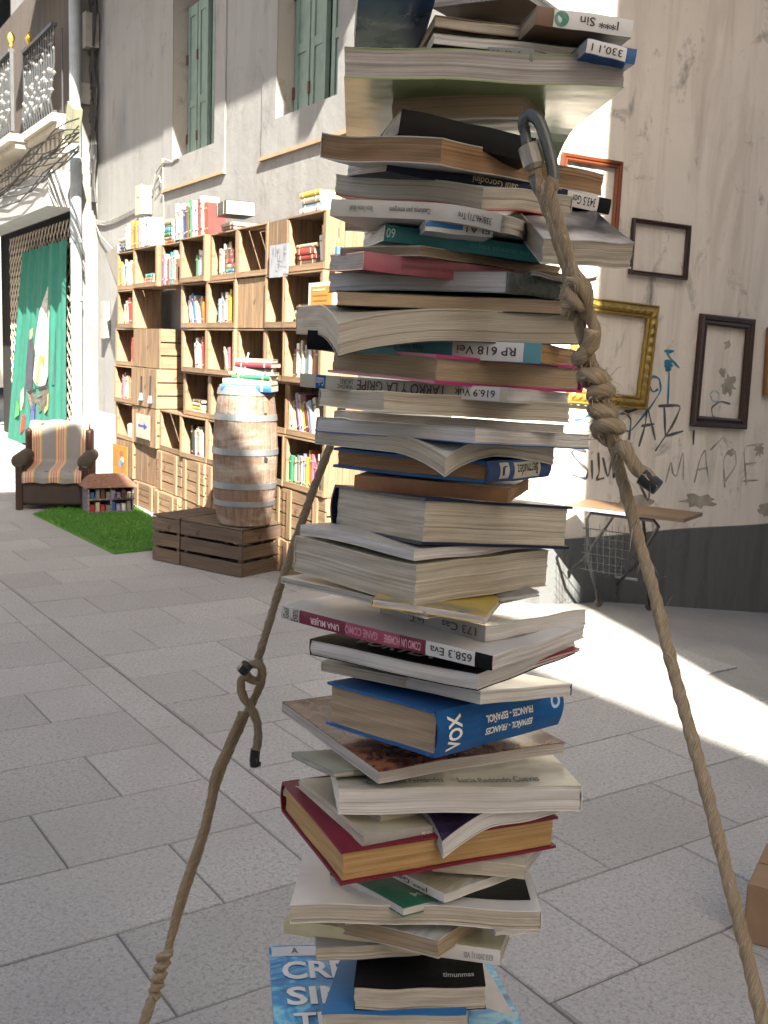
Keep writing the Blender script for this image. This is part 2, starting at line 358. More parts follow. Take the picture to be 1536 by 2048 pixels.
IMG_BLUE = m_image('blue_print', [(.01, .03, .10), (.02, .09, .26), (.03, .20, .45)], 6, 0.2)
IMG_FOOD = m_image('food_print', [(.06, .02, .012), (.16, .045, .02), (.07, .03, .03), (.30, .12, .06), (.09, .06, .05)], 30, 0.22, 3)
IMG_PALE = m_image('pale_landscape_print', [(.55, .52, .48), (.40, .36, .24), (.62, .62, .60), (.30, .33, .38)], 9, 0.22, 5)
IMG_WATER = m_image('rippling_water_print', [(.002, .05, .18), (.004, .17, .42), (.008, .30, .60), (.22, .60, .78), (.005, .22, .50)], 17, 0.45, 2, 2.2, (1, 1, 2))
IMG_NIGHT = m_image('dark_violet_print', [(.01, .01, .02), (.03, .015, .05), (.012, .012, .016)], 9, 0.3, 4)
IMG_WHITE = m_image('worn_white_print', [(.70, .69, .68), (.62, .61, .60), (.72, .71, .70), (.45, .43, .40)], 8, 0.3, 6)
IMG_TAN = m_image('faded_tan_print', [(.40, .36, .28), (.52, .49, .40), (.30, .27, .22)], 8, 0.35, 7)
RNG = random.Random(11)
def solve1(L, N, R, t, psi, a, b, Yc, tm, z0=None):
    ps = rad(psi); uh = Vector((-math.sin(ps), math.cos(ps), 0)); vh = Vector((math.cos(ps), math.sin(ps), 0)); D = Yc-0.08; cost = [0.0]
    def end(P, px, h, given):
        if px is None: return h*given
        d = ray(*px); k = given
        dn = math.hypot(d.x, d.y); det = (-h.x*d.y + h.y*d.x)/dn
        if abs(det) > 0.15 or given is None:
            det = -h.x*d.y + h.y*d.x
            k = (P.x*d.y - P.y*d.x)/det if abs(det) > 1e-6 else 0.2
        if given and not 0.09 < k < 0.29: k = given; cost[0] += 3
        if k < 0.09 or k > 0.29: cost[0] += 8*abs(k-min(max(k, .09), .29))/.05
        if given: cost[0] += ((k-given)/.06)**2*.4
        k = min(max(k, 0.04), 0.34); q = P + h*k
        lam = (q.x*d.x+q.y*d.y)/(d.x*d.x+d.y*d.y)
        dz = (CAM + d*lam).z - P.z; cost[0] += (dz/k/.05)**2; dz = max(-tm*k, min(tm*k, dz))
        return Vector((h.x*k, h.y*k, dz))
    for _ in range(16):
        P = dep(N[0], N[1], D) if z0 is None else gnd(N[0], N[1], z0); cost[0] = 0.0; U = end(P, L, uh, a); V = end(P, R, vh, b)
        c = P + U*0.5 + V*0.5; D += (Yc-c.y)*0.8
    n = V.cross(U).normalized(); T = t*P.y/F_PX
    return cost[0], P, U, V, n*T
def solve(L, N, R, t, psi, a, b, Yc, tm=.12, z0=None):
    if L is None or R is None or psi < 9: return solve1(L, N, R, t, psi, a, b, Yc, tm, z0)[1:]
    best = None
    for dp in range(-27, 28, 3):
        if not 4 < psi+dp < 86: continue
        r = solve1(L, N, R, t, psi+dp, a, b, Yc, tm, z0); c = r[0]+(dp/16.0)**2
        if best is None or c < best[0]: best = (c, r)
    return best[1][1:]
BOOKLOG = []
def book(label, L, N, R, t, psi=30, a=None, b=None, spine='B', cover='grey', page='cream', hard=False, droop=(0, 0, 0, 0), top=None, back=None, spm=None,
         text=(), lab=(), Yc=1.0, group='library books stacked in the tower', cat='book', solved=None, name='stacked_book', nop=False, dots=(), wav=1.0, tm=.12, z0=None):
    P, U, V, Wv = solved or solve(L, N, R, t, psi, a, b, Yc, tm, z0)
    lu, lv, lw = U.length, V.length, Wv.length; nu_, nv_, nw = U.normalized(), V.normalized(), Wv.normalized()
    BOOKLOG.append((label[:26], round(math.degrees(math.atan2(V.y, V.x))), round(V.z/V.length, 2), round(U.z/U.length, 2), round(lu, 3), round(lv, 3), round(lw, 3), round(P.y, 3), [round(x, 3) for x in (P+U*.5+V*.5)]))
    sd = RNG.random()*100
    def pt(u, v, w, du=0.0, dv=0.0):
        p = P + U*u + V*v + Wv*w + nu_*du + nv_*dv
        z = 0
        for (cu, cvv), d in zip(((0, 0), (1, 0), (0, 1), (1, 1)), droop):
            if d: k = max(0, 1-math.hypot((u-cu), (v-cvv))/0.42); z -= d*k*k
        z += wav*0.00055*math.sin(5*u+sd)*math.cos(4*v+sd*1.7) + wav*0.00022*math.sin(13*v+sd*3)
        return p + nw*z
    ct = 0.0026 if hard else 0.0009; inn = 0.0035 if hard else 0.0006
    ct = min(ct, lw*0.2); cw = ct/lw
    cen = P + (U+V)*0.5
    r = thing(name, label, cat, (cen.x, cen.y, cen.z), group)
    bul = min(0.16*lw, 0.006) if hard else min(0.05*lw, 0.0015)
    side = {'L': ('v', 0), 'R': ('u', 0), 'BL': ('u', 1), 'BR': ('v', 1), 'B': ('u', 1)}[spine]
    fl = 0.0
    def spt(x, w, off=0.0):   # x along the spine 0..1
        bb = bul*math.sin(math.pi*max(0, min(1, w)))+off
        if side[0] == 'v': return pt(x, side[1], w, 0, bb*(1 if side[1] else -1))
        return pt(side[1], x, w, bb*(1 if side[1] else -1), 0)
    # cover: two boards and the spine
    mb = MB(); G = 14
    cm = [back or CV[cover], spm or CV[cover], top or CV[cover]]
    for (w0, w1, mi) in ((0.0, cw, 0), (1-cw, 1.0, 2)):
        mb.grid(lambda i, j: pt(i, j, w1), G, G, lambda i, j: (i*lu, j*lv), mi, flip=True)
        mb.grid(lambda i, j: pt(i, j, w0), G, G, lambda i, j: (i*lu, j*lv), mi)
        for f_ in (lambda i, j: pt(i, 0, w0+(w1-w0)*j), lambda i, j: pt(0, i, w0+(w1-w0)*j), lambda i, j: pt(i, 1, w0+(w1-w0)*j), lambda i, j: pt(1, i, w0+(w1-w0)*j)):
            mb.grid(f_, G, 1, None, mi)
    mb.grid(lambda i, j: spt(i, j), 14, 8, lambda i, j: (i, j), 1)
    mb.grid(lambda i, j: spt(i, j, -ct), 14, 8, lambda i, j: (i, j), 1)
    for e_ in (0, 1): mb.grid(lambda i, j: spt(e_, i, -ct*j), 8, 1, None, 1)
    link('cover', mb, cm, r)
    # page block
    if not nop:
        pb = MB(); nl = max(4, min(40, int(lw/0.0016))); rs = random.Random(int(sd*1000)); ns = 22
        iu, iv = inn/lu, inn/lv; u0, u1, v0, v1 = iu, 1-iu, iv, 1-iv
        if side[0] == 'v':
            if side[1]: v1 = 1-ct/lv*1.1
            else: v0 = ct/lv*1.1
        else:
            if side[1]: u1 = 1-ct/lu*1.1
            else: u0 = ct/lu*1.1
        offs = []; a_, b_ = 0, 0
        for k in range(nl+1):
            a_ = a_*0.75 + rs.uniform(-1, 1)*0.00035; b_ = b_*0.75 + rs.uniform(-1, 1)*0.00035
            jump = rs.uniform(-1, 1)*0.0009 if rs.random() < 0.16 and not hard else 0
            offs.append((a_+jump, b_+jump*0.6))
        m = 4*ns
        def ring(s_, w):
            k = int(round(w*nl)); oa, ob = offs[k]; q = (s_*4) % 4; i = int(q); f_ = q-i
            u, v = [(u0+(u1-u0)*f_, v0), (u1, v0+(v1-v0)*f_), (u1-(u1-u0)*f_, v1), (u0, v1-(v1-v0)*f_)][i]
            wv_ = 0.0004*math.sin(9*f_+i+k*0.7)
            ww = cw + (1-2*cw)*w
            return pt(u, v, ww, oa*(1 if u < .5 else -1)+wv_, ob*(1 if v < .5 else -1)+wv_)
        per = [0, lu, lu+lv, 2*lu+lv, 2*lu+2*lv]
        pb.grid(lambda i, j: ring(i*0.999999 if i < 1 else 0.0, j), m, nl, lambda i, j: ((per[min(3, int(i*4))] + (i*4-min(3, int(i*4)))*(per[min(3, int(i*4))+1]-per[min(3, int(i*4))])), j*lw+sd))
        for w in (cw, 1-cw): pb.grid(lambda i, j: pt(u0+(u1-u0)*i, v0+(v1-v0)*j, w), 10, 10, lambda i, j: (i*lu, j*0.001+sd))
        link('page_block', pb, PG[page], r)
    def face(fc, x, y, off):
        if fc == 'L': 
            if side == ('v', 0): return spt(1-x, y, off)
            return pt(1-x, 0, y, 0, -off)
        if fc == 'R':
            if side == ('u', 0): return spt(x, y, off)
            return pt(0, x, y, -off, 0)
        return pt(y, x, 1+off/lw)
    for fc, x0, x1, y0, y1, mt in lab:
        lm = MB(); lm.grid(lambda i, j: face(fc, x0+(x1-x0)*i, y0+(y1-y0)*j, 0.0004), 8, 6)
        link('label', lm, mt if not isinstance(mt, str) else CV[mt], r)
    for fc, cx, cy, rr_, mt in dots:
        lm = MB(); ll = lu if fc == 'L' else lv
        lm.face([face(fc, cx + rr_*math.cos(k*math.pi/10)*lw/ll, cy+rr_*math.sin(k*math.pi/10), 0.0007) for k in range(20)])
        link('round_sticker', lm, mt, r)
    for tx in text:
        fc, x0, x1, y0, y1, s_, mt, rot = tx
        def fn(i, j):
            if rot == 180: i, j = 1-i, 1-j
            elif rot == 90: i, j = 1-j, i
            elif rot == 270: i, j = j, 1-i
            return face(fc, x0+(x1-x0)*i, y0+(y1-y0)*j, 0.0009)
        lettering('lettering', s_, fn, mt, r)
    return r
ST = m_simple('green_sticker', (0.01, 0.16, 0.10), 0.4)
B = book
# --- top of the tower, above eye level
B('blue book with navy back cover beside the grey book, highest on the left', None, (716, -6), (872, -4), 40, 3, a=.155, cover='navy', page='cream', back=IMG_BLUE, spine='BL', Yc=.95)
B('grey-spined book slanting down from the upper edge above the cream book', (862, 14), (1052, -6), (1138, 60), 22, 62, spine='R', cover='grey', page='grey', spm=CV['offwhite'],
  text=[('R', .15, .9, .25, .75, 'Historia general', ink((.1, .1, .1)), 0)])
B('worn book with a round green sticker and handwritten white label, top right', None, (1070, 48), (1262, 78), 34, 8, a=.12, spine='R', cover='brown', page='tan', spm=CV['brown'],
  lab=[('R', .18, 1.0, .02, .98, LABEL)], dots=[('R', .26, .5, .42, ST)], text=[('R', .45, .85, .25, .75, 'I*** Sin', INK, 180)], Yc=0.93, solved=None)
B('cream-paged paperback under the slanting grey book, brown cover', None, (868, 54), (1180, 96), 22, 7, a=.17, cover='brown', page='cream', spine='BL', Yc=1.0)
B('white-paged paperback with black back cover over the loose leaves', None, (866, 90), (1200, 124), 24, 7, a=.18, cover='black', page='white', spine='BL', Yc=0.98)
B('blue library book with a white 330,1 label on its spine, top right', None, (1170, 108), (1268, 128), 28, 8, a=.15, spine='R', cover='blue', page='grey',
  lab=[('R', 0.0, .8, .05, .95, LABEL)], text=[('R', .10, .72, .22, .78, '330,1 I', INK, 180)], Yc=0.93)
B('small grey paperback poking out above the large green-covered book', (965, 112), (1065, 122), (1110, 124), 22, 40, a=.10, b=.08, spine='L', cover='grey', page='white',
  text=[('L', .15, .9, .2, .75, 'AH.3/0v  S2', ink((.08, .08, .09)), 180)], Yc=.93)
B('large thick book with glossy green cover and wavy grey pages, bent at the corners', (712, 286), (688, 158), (1248, 172), 56, 2, a=.30, cover='sage', page='grey', back=IMG_GREEN, top=CV['sage'], droop=(0, .0, .0, .028), Yc=1.02, wav=3.0)
B('thick tan-paged book with a grey cover under the large green book', (782, 243), (1046, 236), (1088, 262), 86, 80, a=None, b=None, cover='offwhite', page='tan', spine='BR', Yc=0.97, solved=None)
B('thick black book pierced by the steel hook', None, (796, 268), (1064, 326), 46, 10, a=.17, cover='black', page='grey', spine='R', spm=CV['black'], Yc=0.98, wav=2)
B('orange-brown paged paperback with two pale streaks, fanned at its left end', (640, 322), (880, 330), (1203, 392), 50, 42, cover='offwhite', page='brown', spine='BL', droop=(0, -.004, 0, 0), wav=2)
B('navy library book with white 343.5 Gor label and black end on its spine', (693, 352), (772, 342), (1217, 429), 32, 10, a=.17, spine='R', cover='navy', page='grey', spm=CV['navy'],
  lab=[('R', .79, .94, .02, .98, LABEL), ('R', .94, 1.0, .02, .98, 'black')], text=[('R', .81, .925, .25, .8, '343.5 Gor', INK, 180), ('R', .36, .56, .25, .7, 'Saul Gorodini', ink((.45, .40, .25)), 180)])
B('cream paperback with red back cover under the navy spine', (668, 396), (963, 412), (1140, 437), 44, 38, cover='offwhite', page='cream', back=CV['red'], spine='BR', droop=(.004, -.004, 0, 0), wav=2)
B('grey paperback with 338(46.71) Tre label upside down on its spine', (660, 430), (1002, 448), (1115, 520), 34, 60, a=None, b=.19, spine='L', cover='offwhite', page='cream', spm=CV['offwhite'],
  text=[('L', .76, .95, .25, .75, '338(46,71) Tre', INK, 180), ('L', .36, .60, .3, .72, 'Catalunya, pais emergent', ink((.05, .05, .05)), 180), ('L', .12, .26, .3, .65, 'Ramon Tremosa i Balcells', ink((.12, .11, .1)), 180)], Yc=.98, droop=(.006, 0, 0, 0))
B('white book with a dark picture on its cover, jutting out right of the rope', (1080, 440), (1080, 528), (1262, 538), 50, 3, a=.19, cover='white', page='cream', top=m_image('dark_picture_print', [(.62, .60, .60), (.62, .60, .60), (.03, .035, .05), (.02, .025, .035)], 6, .3, 3, .3), spine='BL', Yc=.95, wav=2, tm=.36)
B('thin tan paperback above the teal spine, left side', (690, 462), (850, 470), (1010, 480), 26, 42, cover='cream', page='tan')
B('small white book with a blue wave on its spine', None, (850, 462), (985, 474), 24, 6, a=.14, spine='R', cover='white', page='white', Yc=.95, lab=[('R', 0.0, .55, .35, .75, 'bright_blue')], text=[('R', .6, .95, .2, .7, 'EI A1', INK, 180)])
B('teal library book with a number at the left of its spine', (692, 494), (767, 482), (1105, 528), 31, 8, a=.16, spine='R', cover='teal', page='white', spm=CV['teal'],
  text=[('R', .01, .06, .2, .8, '60', ink((.35, .55, .5)), 180), ('R', .5, .85, .25, .7, 'los nuevos viejos', ink((.03, .25, .25)), 180)])
B('thin tan paperback directly under the teal book', (680, 514), (842, 512), (1120, 552), 20, 30, cover='cream', page='tan')
B('pink and red library book with a green dot on its label', (657, 542), (725, 540), (1135, 584), 35, 10, a=.16, spine='R', cover='pink', page='grey', spm=CV['pink'],
  lab=[('R', .72, 1.0, .02, .98, m_cover('faded_label', (.30, .20, .18)))], dots=[('R', .78, .5, .36, ST)], text=[('R', .83, 1.0, .25, .7, 'I*** Wei', INK, 180), ('R', .18, .6, .3, .65, 'La inteligencia emocional', ink((.25, .05, .06)), 180)])
B('grey-white paged paperback with a dark mottled spine under the pink book', (657, 577), (1012, 586), (1140, 602), 42, 42, cover='greygreen', page='white', spine='R', spm=m_image('mottled_spine', [(.02, .025, .03), (.12, .14, .12), (.03, .04, .04)], 60), droop=(0, .004, 0, 0), wav=2)
B('tan-paged book with a black cover above the large cream book', (668, 610), (672, 610), (1172, 634), 30, 2, a=.2, cover='black', page='tan', wav=1)
B('large cream-paged book with its near corner sagging down', (592, 668), (676, 676), (1166, 692), 66, 14, cover='cream', page='cream', droop=(.016, 0, 0, 0), back=CV['dark'], wav=2)
B('teal-spined library book with white RP 618 Vei label and orange pages', (614, 699), (1081, 728), (1155, 738), 41, 66, spine='L', cover='dark', page='orange', spm=CV['sky_teal'],
  lab=[('L', .0, .13, .0, 1, 'black'), ('L', .64, .93, .04, .96, LABEL)], text=[('L', .66, .90, .3, .72, 'RP 618 Vei', INK, 180), ('L', .22, .52, .3, .72, 'Anna Veiga: El miracle de la vida', ink((.02, .05, .07)), 180)])
B('magenta hardcover with grooved brown pages', (655, 744), (868, 768), (1163, 786), 58, 36, cover='magenta', page='tan', hard=True, spine='BR')
B('cream library book with a large black title and a teal band on its spine', (600, 774), (1013, 806), (1137, 812), 30, 62, spine='L', cover='cream', page='white', spm=CV['cream'],
  lab=[('L', .085, .135, 0, 1, 'blue'), ('L', .80, .97, .05, .95, LABEL)], text=[('L', .30, .73, .12, .88, 'TARRO Y LA GRIPE', ink((.06, .03, .04)), 180), ('L', .21, .28, .5, .85, 'LAUREL', INK, 180), ('L', .20, .28, .15, .45, 'VUKOVIC', INK, 180), ('L', .77, .95, .25, .75, '616.9 Vuk', INK, 180), ('L', .09, .13, .2, .8, 'Guías', INKW, 180)])
B('thick cream paperback below the book with the black title', (637, 812), (765, 824), (1140, 846), 42, 20, cover='cream', page='cream', wav=2)
B('thin grey-brown book with a white notched cover, left side', (678, 836), (703, 840), (1130, 868), 18, 8, a=.17, cover='offwhite', page='grey')
B('blue-backed book with a white page block showing at the right end', (632, 862), (948, 889), (1178, 899), 34, 48, cover='grey', page='white', back=CV['blue'], Yc=1.0)
B('cream paperback with a folded drooping corner above the blue hardback', (630, 890), (892, 914), (1108, 918), 40, 42, cover='offwhite', page='cream', droop=(.018, 0, .006, 0), wav=3)
B('worn blue hardback with paper labels on its fraying spine', (666, 934), (972, 968), (1097, 952), 44, 50, spine='R', cover='blue', page='brown', hard=True, spm=m_cover('frayed_blue', (.03, .06, .16), .6, .8),
  lab=[('R', .16, .30, .15, .9, 'offwhite'), ('R', .38, .80, .12, .9, 'cream')], text=[('R', .42, .76, .25, .8, 'Bermúdez', INK, 180), ('R', .19, .27, .3, .75, 'J', INK, 180)])
B('rust-brown thin book with a slanted right end', (708, 978), (1015, 1005), (1058, 980), 30, 52, a=None, b=.17, cover='brown', page='brown', spine='L', spm=m_cover('rust_cover', (.24, .12, .06)))
B('very thick navy hardback with grey-cream pages', (663, 1052), (842, 1090), (1138, 1098), 96, 36, cover='navy', page='cream', hard=True, spine='BL')
B('very thick cream book with a red-stitched edge and curled top leaves', (588, 1143), (828, 1210), (1093, 1172), 84, 44, cover='cream', page='cream', spine='BL', wav=2, droop=(0, 0, 0, 0))
B('bundle of loose curled leaves lying on the very thick cream book', (600, 1066), (828, 1118), (1097, 1096), 22, 44, cover='offwhite', page='white', wav=3, Yc=1.0)
B('thin grey booklet with a blue taped corner, sticking out to the left', (562, 1165), (850, 1238), (1075, 1194), 16, 42, cover='offwhite', page='grey', wav=2, top=IMG_TAN)
B('small book with a yellow and grey striped cover', (865, 1218), (970, 1248), (1017, 1190), 18, 60, a=.10, b=.13, cover='yellow', page='white', Yc=.94, top=m_image('yellow_grey_print', [(.60, .43, .08), (.60, .43, .08), (.2, .19, .16), (.62, .45, .1)], 12, .3, 1, 0))
B('book with 173 Cas on its grey spine and a picture cover', (760, 1240), (970, 1281), (1172, 1250), 34, 40, spine='L', cover='grey', page='white', spm=CV['grey'], top=IMG_PALE,
  text=[('L', .62, .93, .25, .75, '173 Cas', INK, 180), ('L', .3, .45, .25, .75, 'In C', INK, 180)], wav=3)
B('small tan booklet tucked over the wine-red spine', (748, 1266), (1004, 1300), (1100, 1270), 15, 48, cover='cream', page='tan')
B('library book with wine-red spine COMO UN HOMBRE and 658.3 Eva label', (563, 1236), (984, 1342), (1168, 1275), 32, 48, spine='L', cover='offwhite', page='white', spm=CV['wine'], top=IMG_WHITE,
  lab=[('L', 0, .10, .0, 1, 'offwhite'), ('L', .72, .93, .0, 1.0, LABEL), ('L', .93, 1.0, 0, 1, 'black'), ('L', .34, .60, .0, 1.0, m_cover('pink_band', (.36, .07, .13)))],
  text=[('L', .74, .92, .22, .78, '658.3 Eva', INK, 180), ('L', .53, .70, .2, .8, 'COMO UN HOMBRE', ink((.55, .25, .32)), 180), ('L', .34, .50, .2, .8, 'GANE COMO', ink((.5, .2, .27)), 180), ('L', .16, .31, .2, .8, 'UNA MUJER', ink((.6, .42, .45)), 180),
        ('L', .015, .045, .15, .9, 'Gail', INK, 90), ('L', .055, .095, .05, .95, 'Evans', INK, 90)], wav=2)
B('white-paged book with a black cover and white capitals', (620, 1312), (956, 1382), (1150, 1308), 38, 46, cover='black', page='white', top=CV['black'], b=.16,
  text=[('T', .08, .20, .30, .80, 'VORTEX', INKW, 270)], wav=2)
B('grey-cream paperback right below the black-covered book', (642, 1342), (954, 1404), (1030, 1360), 22, 46, cover='offwhite', page='cream', wav=2, b=.16)
B('thin white book with a torn blue corner, above the blue dictionary', (662, 1372), (960, 1408), (1142, 1398), 28, 30, a=None, cover='offwhite', page='white', top=IMG_WHITE, spine='BR', spm=CV['blue'])
B('thick blue dictionary with worn corners and white lettering', (652, 1448), (868, 1518), (1116, 1448), 100, 42, spine='R', cover='blue', page='tan', spm=CV['blue'], hard=True,
  text=[('R', .06, .16, .10, .88, 'VOX', INKW, 90), ('R', .34, .72, .50, .70, 'FRANCES - ESPAÑOL', INKW, 180), ('R', .34, .72, .22, .42, 'ESPAÑOL - FRANCES', INKW, 180)],
  dots=[('R', .92, .66, .18, m_simple('pale_blue_seal', (.35, .45, .6), .5)), ('R', .92, .66, .10, m_cover('seal_blue', (.012, .10, .24)))])
B('glossy cookery magazine with browned food on its cover', (563, 1424), (757, 1567), (1128, 1505), 28, 34, cover='offwhite', page='grey', top=IMG_FOOD, wav=2, z0=1.163)
B('thin green-grey booklet peeping out on the left below the magazine', (583, 1518), (668, 1556), (900, 1540), 12, 30, cover='greygreen', page='grey', top=CV['greygreen'], z0=1.156)
B('large white-paged textbook with two author names along its cover edge', (636, 1520), (676, 1630), (1162, 1622), 56, 6, a=.25, cover='white', page='white', top=IMG_TAN, spine='BR',
  text=[('T', .12, .44, .05, .11, 'C. Martínez Fernández', ink((.05, .08, .05)), 0), ('T', .48, .84, .05, .11, '· Lucía Redondo Cuevas', ink((.05, .08, .05)), 0)], wav=3, z0=1.131)
B('grey-cream boxed book with a grey label, left of the curled paperback', (595, 1582), (725, 1692), (845, 1668), 30, 32, a=.17, b=.12, spine='R', cover='cream', page='cream', spm=CV['grey'], text=[('R', .5, .9, .3, .7, 'De Piles', ink((.5, .48, .45)), 180)], Yc=1.0, z0=1.111)
B('cream paperback under the right part of the white-paged textbook', (735, 1640), (760, 1662), (995, 1620), 32, 18, a=.15, cover='cream', page='cream', z0=1.1115)
B('curled white paperback with a dark violet cover and dog-eared corner', (800, 1618), (884, 1676), (1150, 1622), 40, 28, a=.14, cover='white', page='white', top=IMG_NIGHT, droop=(.020, 0, -.002, 0), wav=4, z0=1.112)
B('dark red cloth hardback with buff pages', (563, 1622), (680, 1772), (1112, 1696), 78, 24, a=.19, cover='crimson', page='buff', hard=True, spine='BL', z0=1.078)
B('pinkish-white thin book behind the right end of the red hardback', (900, 1722), (1052, 1746), (1105, 1716), 26, 40, a=.14, b=.11, cover='offwhite', page='grey', Yc=1.04, z0=1.06)
B('beige paperback with cream edge just under the red hardback', (865, 1742), (1050, 1759), (1070, 1735), 30, 70, a=None, b=.16, cover='cream', page='cream', Yc=1.0, top=IMG_TAN, z0=1.06)
B('white-spined library book with I*** Gar on its label', (718, 1722), (889, 1806), (1032, 1754), 20, 38, a=.13, b=None, spine='L', cover='white', page='white', top=IMG_PALE, spm=CV['white'], text=[('L', .45, .82, .2, .8, 'I*** Gar', INK, 180)], dots=[('L', .32, .5, .45, ST)], Yc=.98, z0=1.049)
B('green-covered slim book with MEDICI on its cover', (660, 1750), (806, 1834), (895, 1800), 20, 38, a=.15, b=.10, cover='green', page='white', top=CV['green'], text=[('T', .25, .75, .12, .20, 'MEDICI', ink((.35, .5, .42)), 0)], Yc=.98, z0=1.038)
B('large white-covered book torn open, black furry print at its right', (578, 1722), (580, 1848), (1082, 1858), 42, -1, a=.19, cover='white', page='cream', top=IMG_WHITE, spine='BR', wav=4, droop=(0, -.004, 0, 0), lab=[('T', .60, .97, .12, .70, 'black')], z0=1.018)
B('thin white booklet edge under the torn white book', None, (690, 1850), (800, 1842), 10, 4, a=.14, cover='white', page='white', Yc=.92, z0=1.01)
B('tan-paged paperback with a grey picture cover and orange detail', (600, 1858), (877, 1918), (968, 1858), 40, 40, cover='offwhite', page='tan', top=IMG_PALE, b=.12, Yc=.98, z0=0.999)
B('pale yellow book with a white label numbered 633.3, lower right', (568, 1868), (1000, 1932), (1012, 1860), 34, 72, a=.22, b=.15, spine='L', cover='pale_yellow', page='cream', spm=CV['pale_yellow'], lab=[('L', .70, 1.0, .02, .98, LABEL)], text=[('L', .84, .97, .25, .75, '633.3/011) VIS', ink((.2, .18, .18)), 180)], z0=0.984)
B('cream book below the pale yellow one, left side', (622, 1890), (632, 1922), (840, 1912), 30, 5, a=.15, cover='grey', page='cream', z0=0.969)
B('black-covered paperback with small lettering on its cover', (706, 1930), (708, 2020), (972, 2022), 52, -2, a=.19, cover='black', page='cream', top=CV['black'], spine='BL', text=[('T', .68, .92, .10, .15, 'timunmas', ink((.5, .5, .5)), 0)], wav=3, z0=0.944)
B('bright blue book under the black paperback', (690, 1940), (646, 2076), (936, 2068), 52, -6, a=.19, cover='bright_blue', page='cream', wav=2, top=CV['bright_blue'], z0=0.918)
B('large glossy water-patterned book with big white capitals', (520, 1925), (556, 2180), (1092, 2150), 14, 8, a=.27, cover='bright_blue', page='white', top=IMG_WATER, Yc=1.0,
  lab=[('T', .01, .56, .90, .985, LABEL)], text=[('T', .10, .13, .92, .97, 'A', INK, 0), ('T', .24, .27, .92, .97, 'K', INK, 0), ('T', .38, .41, .92, .97, 'A', INK, 0), ('T', .05, .34, .70, .85, 'CRE', INKW, 0), ('T', .06, .34, .50, .64, 'SIN', INKW, 0), ('T', .08, .32, .33, .44, 'TEL', INKW, 0)], wav=2, z0=0.905)
B('pale green and pink book at the lower edge on the left', (498, 2010), (545, 2235), (700, 2230), 30, 12, a=.24, cover='greygreen', page='white', top=m_image('pastel_print', [(.40, .45, .36), (.45, .35, .42), (.5, .5, .45)], 12), Yc=.97, z0=0.888)
B('white and red book at the lower edge on the right', None, (840, 2260), (1112, 2150), 30, 14, a=.2, cover='white', page='cream', top=IMG_WHITE, back=CV['red'], Yc=1.0, z0=0.872)
B('thin red-covered booklet peeking out on the right under the 658.3 book', None, (1000, 1350), (1160, 1302), 7, 44, a=.12, cover='red', page='white', Yc=1.0)
B('thin striped magazine edge sticking out right above the picture-covered book', None, (1000, 1204), (1075, 1192), 9, 20, a=.12, cover='grey', page='white', Yc=1.0)
B('ragged white booklet edge below the black-printed torn book, right side', None, (990, 1872), (1078, 1868), 10, 12, a=.12, cover='offwhite', page='white', Yc=.97, wav=4)
B('thin white leaflet behind the rope under the pink book', None, (1060, 556), (1196, 560), 8, 6, a=.12, cover='white', page='white', Yc=.98, wav=4)
B('brown book deep in the stack under the slanting grey-spined book', None, None, None, 0, spine='L', cover='brown', page='tan', solved=(Vector((.05, .99, 1.817)), Vector((-.03, .12, 0)), Vector((.10, .03, 0)), Vector((0, 0, .028))))
# the tower goes on down to the paving below the frame
zt = min(gnd(800, 2190, 0.75).z, 0.74); z = 0.004; k = 0; cvs = ['grey', 'blue', 'cream', 'wine', 'offwhite', 'green', 'navy', 'brown']
words = ['grey', 'blue', 'cream', 'wine-red', 'off-white', 'green', 'navy', 'brown']; place = ['lowest', 'second', 'third', 'fourth', 'fifth', 'sixth', 'seventh', 'eighth', 'ninth', 'tenth', 'eleventh', 'twelfth', 'thirteenth', 'fourteenth', 'fifteenth']
while z < 0.735 and k < 15:
    h = min(RNG.uniform(.04, .065), 0.76-z); ang = rad(RNG.uniform(5, 70)); u = Vector((-math.sin(ang), math.cos(ang), 0)); v = Vector((math.cos(ang), math.sin(ang), 0))
    a_, b_ = RNG.uniform(.2, .26), RNG.uniform(.19, .27); c = Vector((.01+RNG.uniform(-.015, .015), 1.0, z))
    B('%s book at the foot of the tower, %s from the paving' % (words[k % 8], place[k]), None, None, None, 0, spine='L', cover=cvs[k % 8], page=['cream', 'grey', 'white'][k % 3], solved=(c-u*a_/2-v*b_/2, u*a_, v*b_, Vector((0, 0, h))))
    z += h+0.001; k += 1
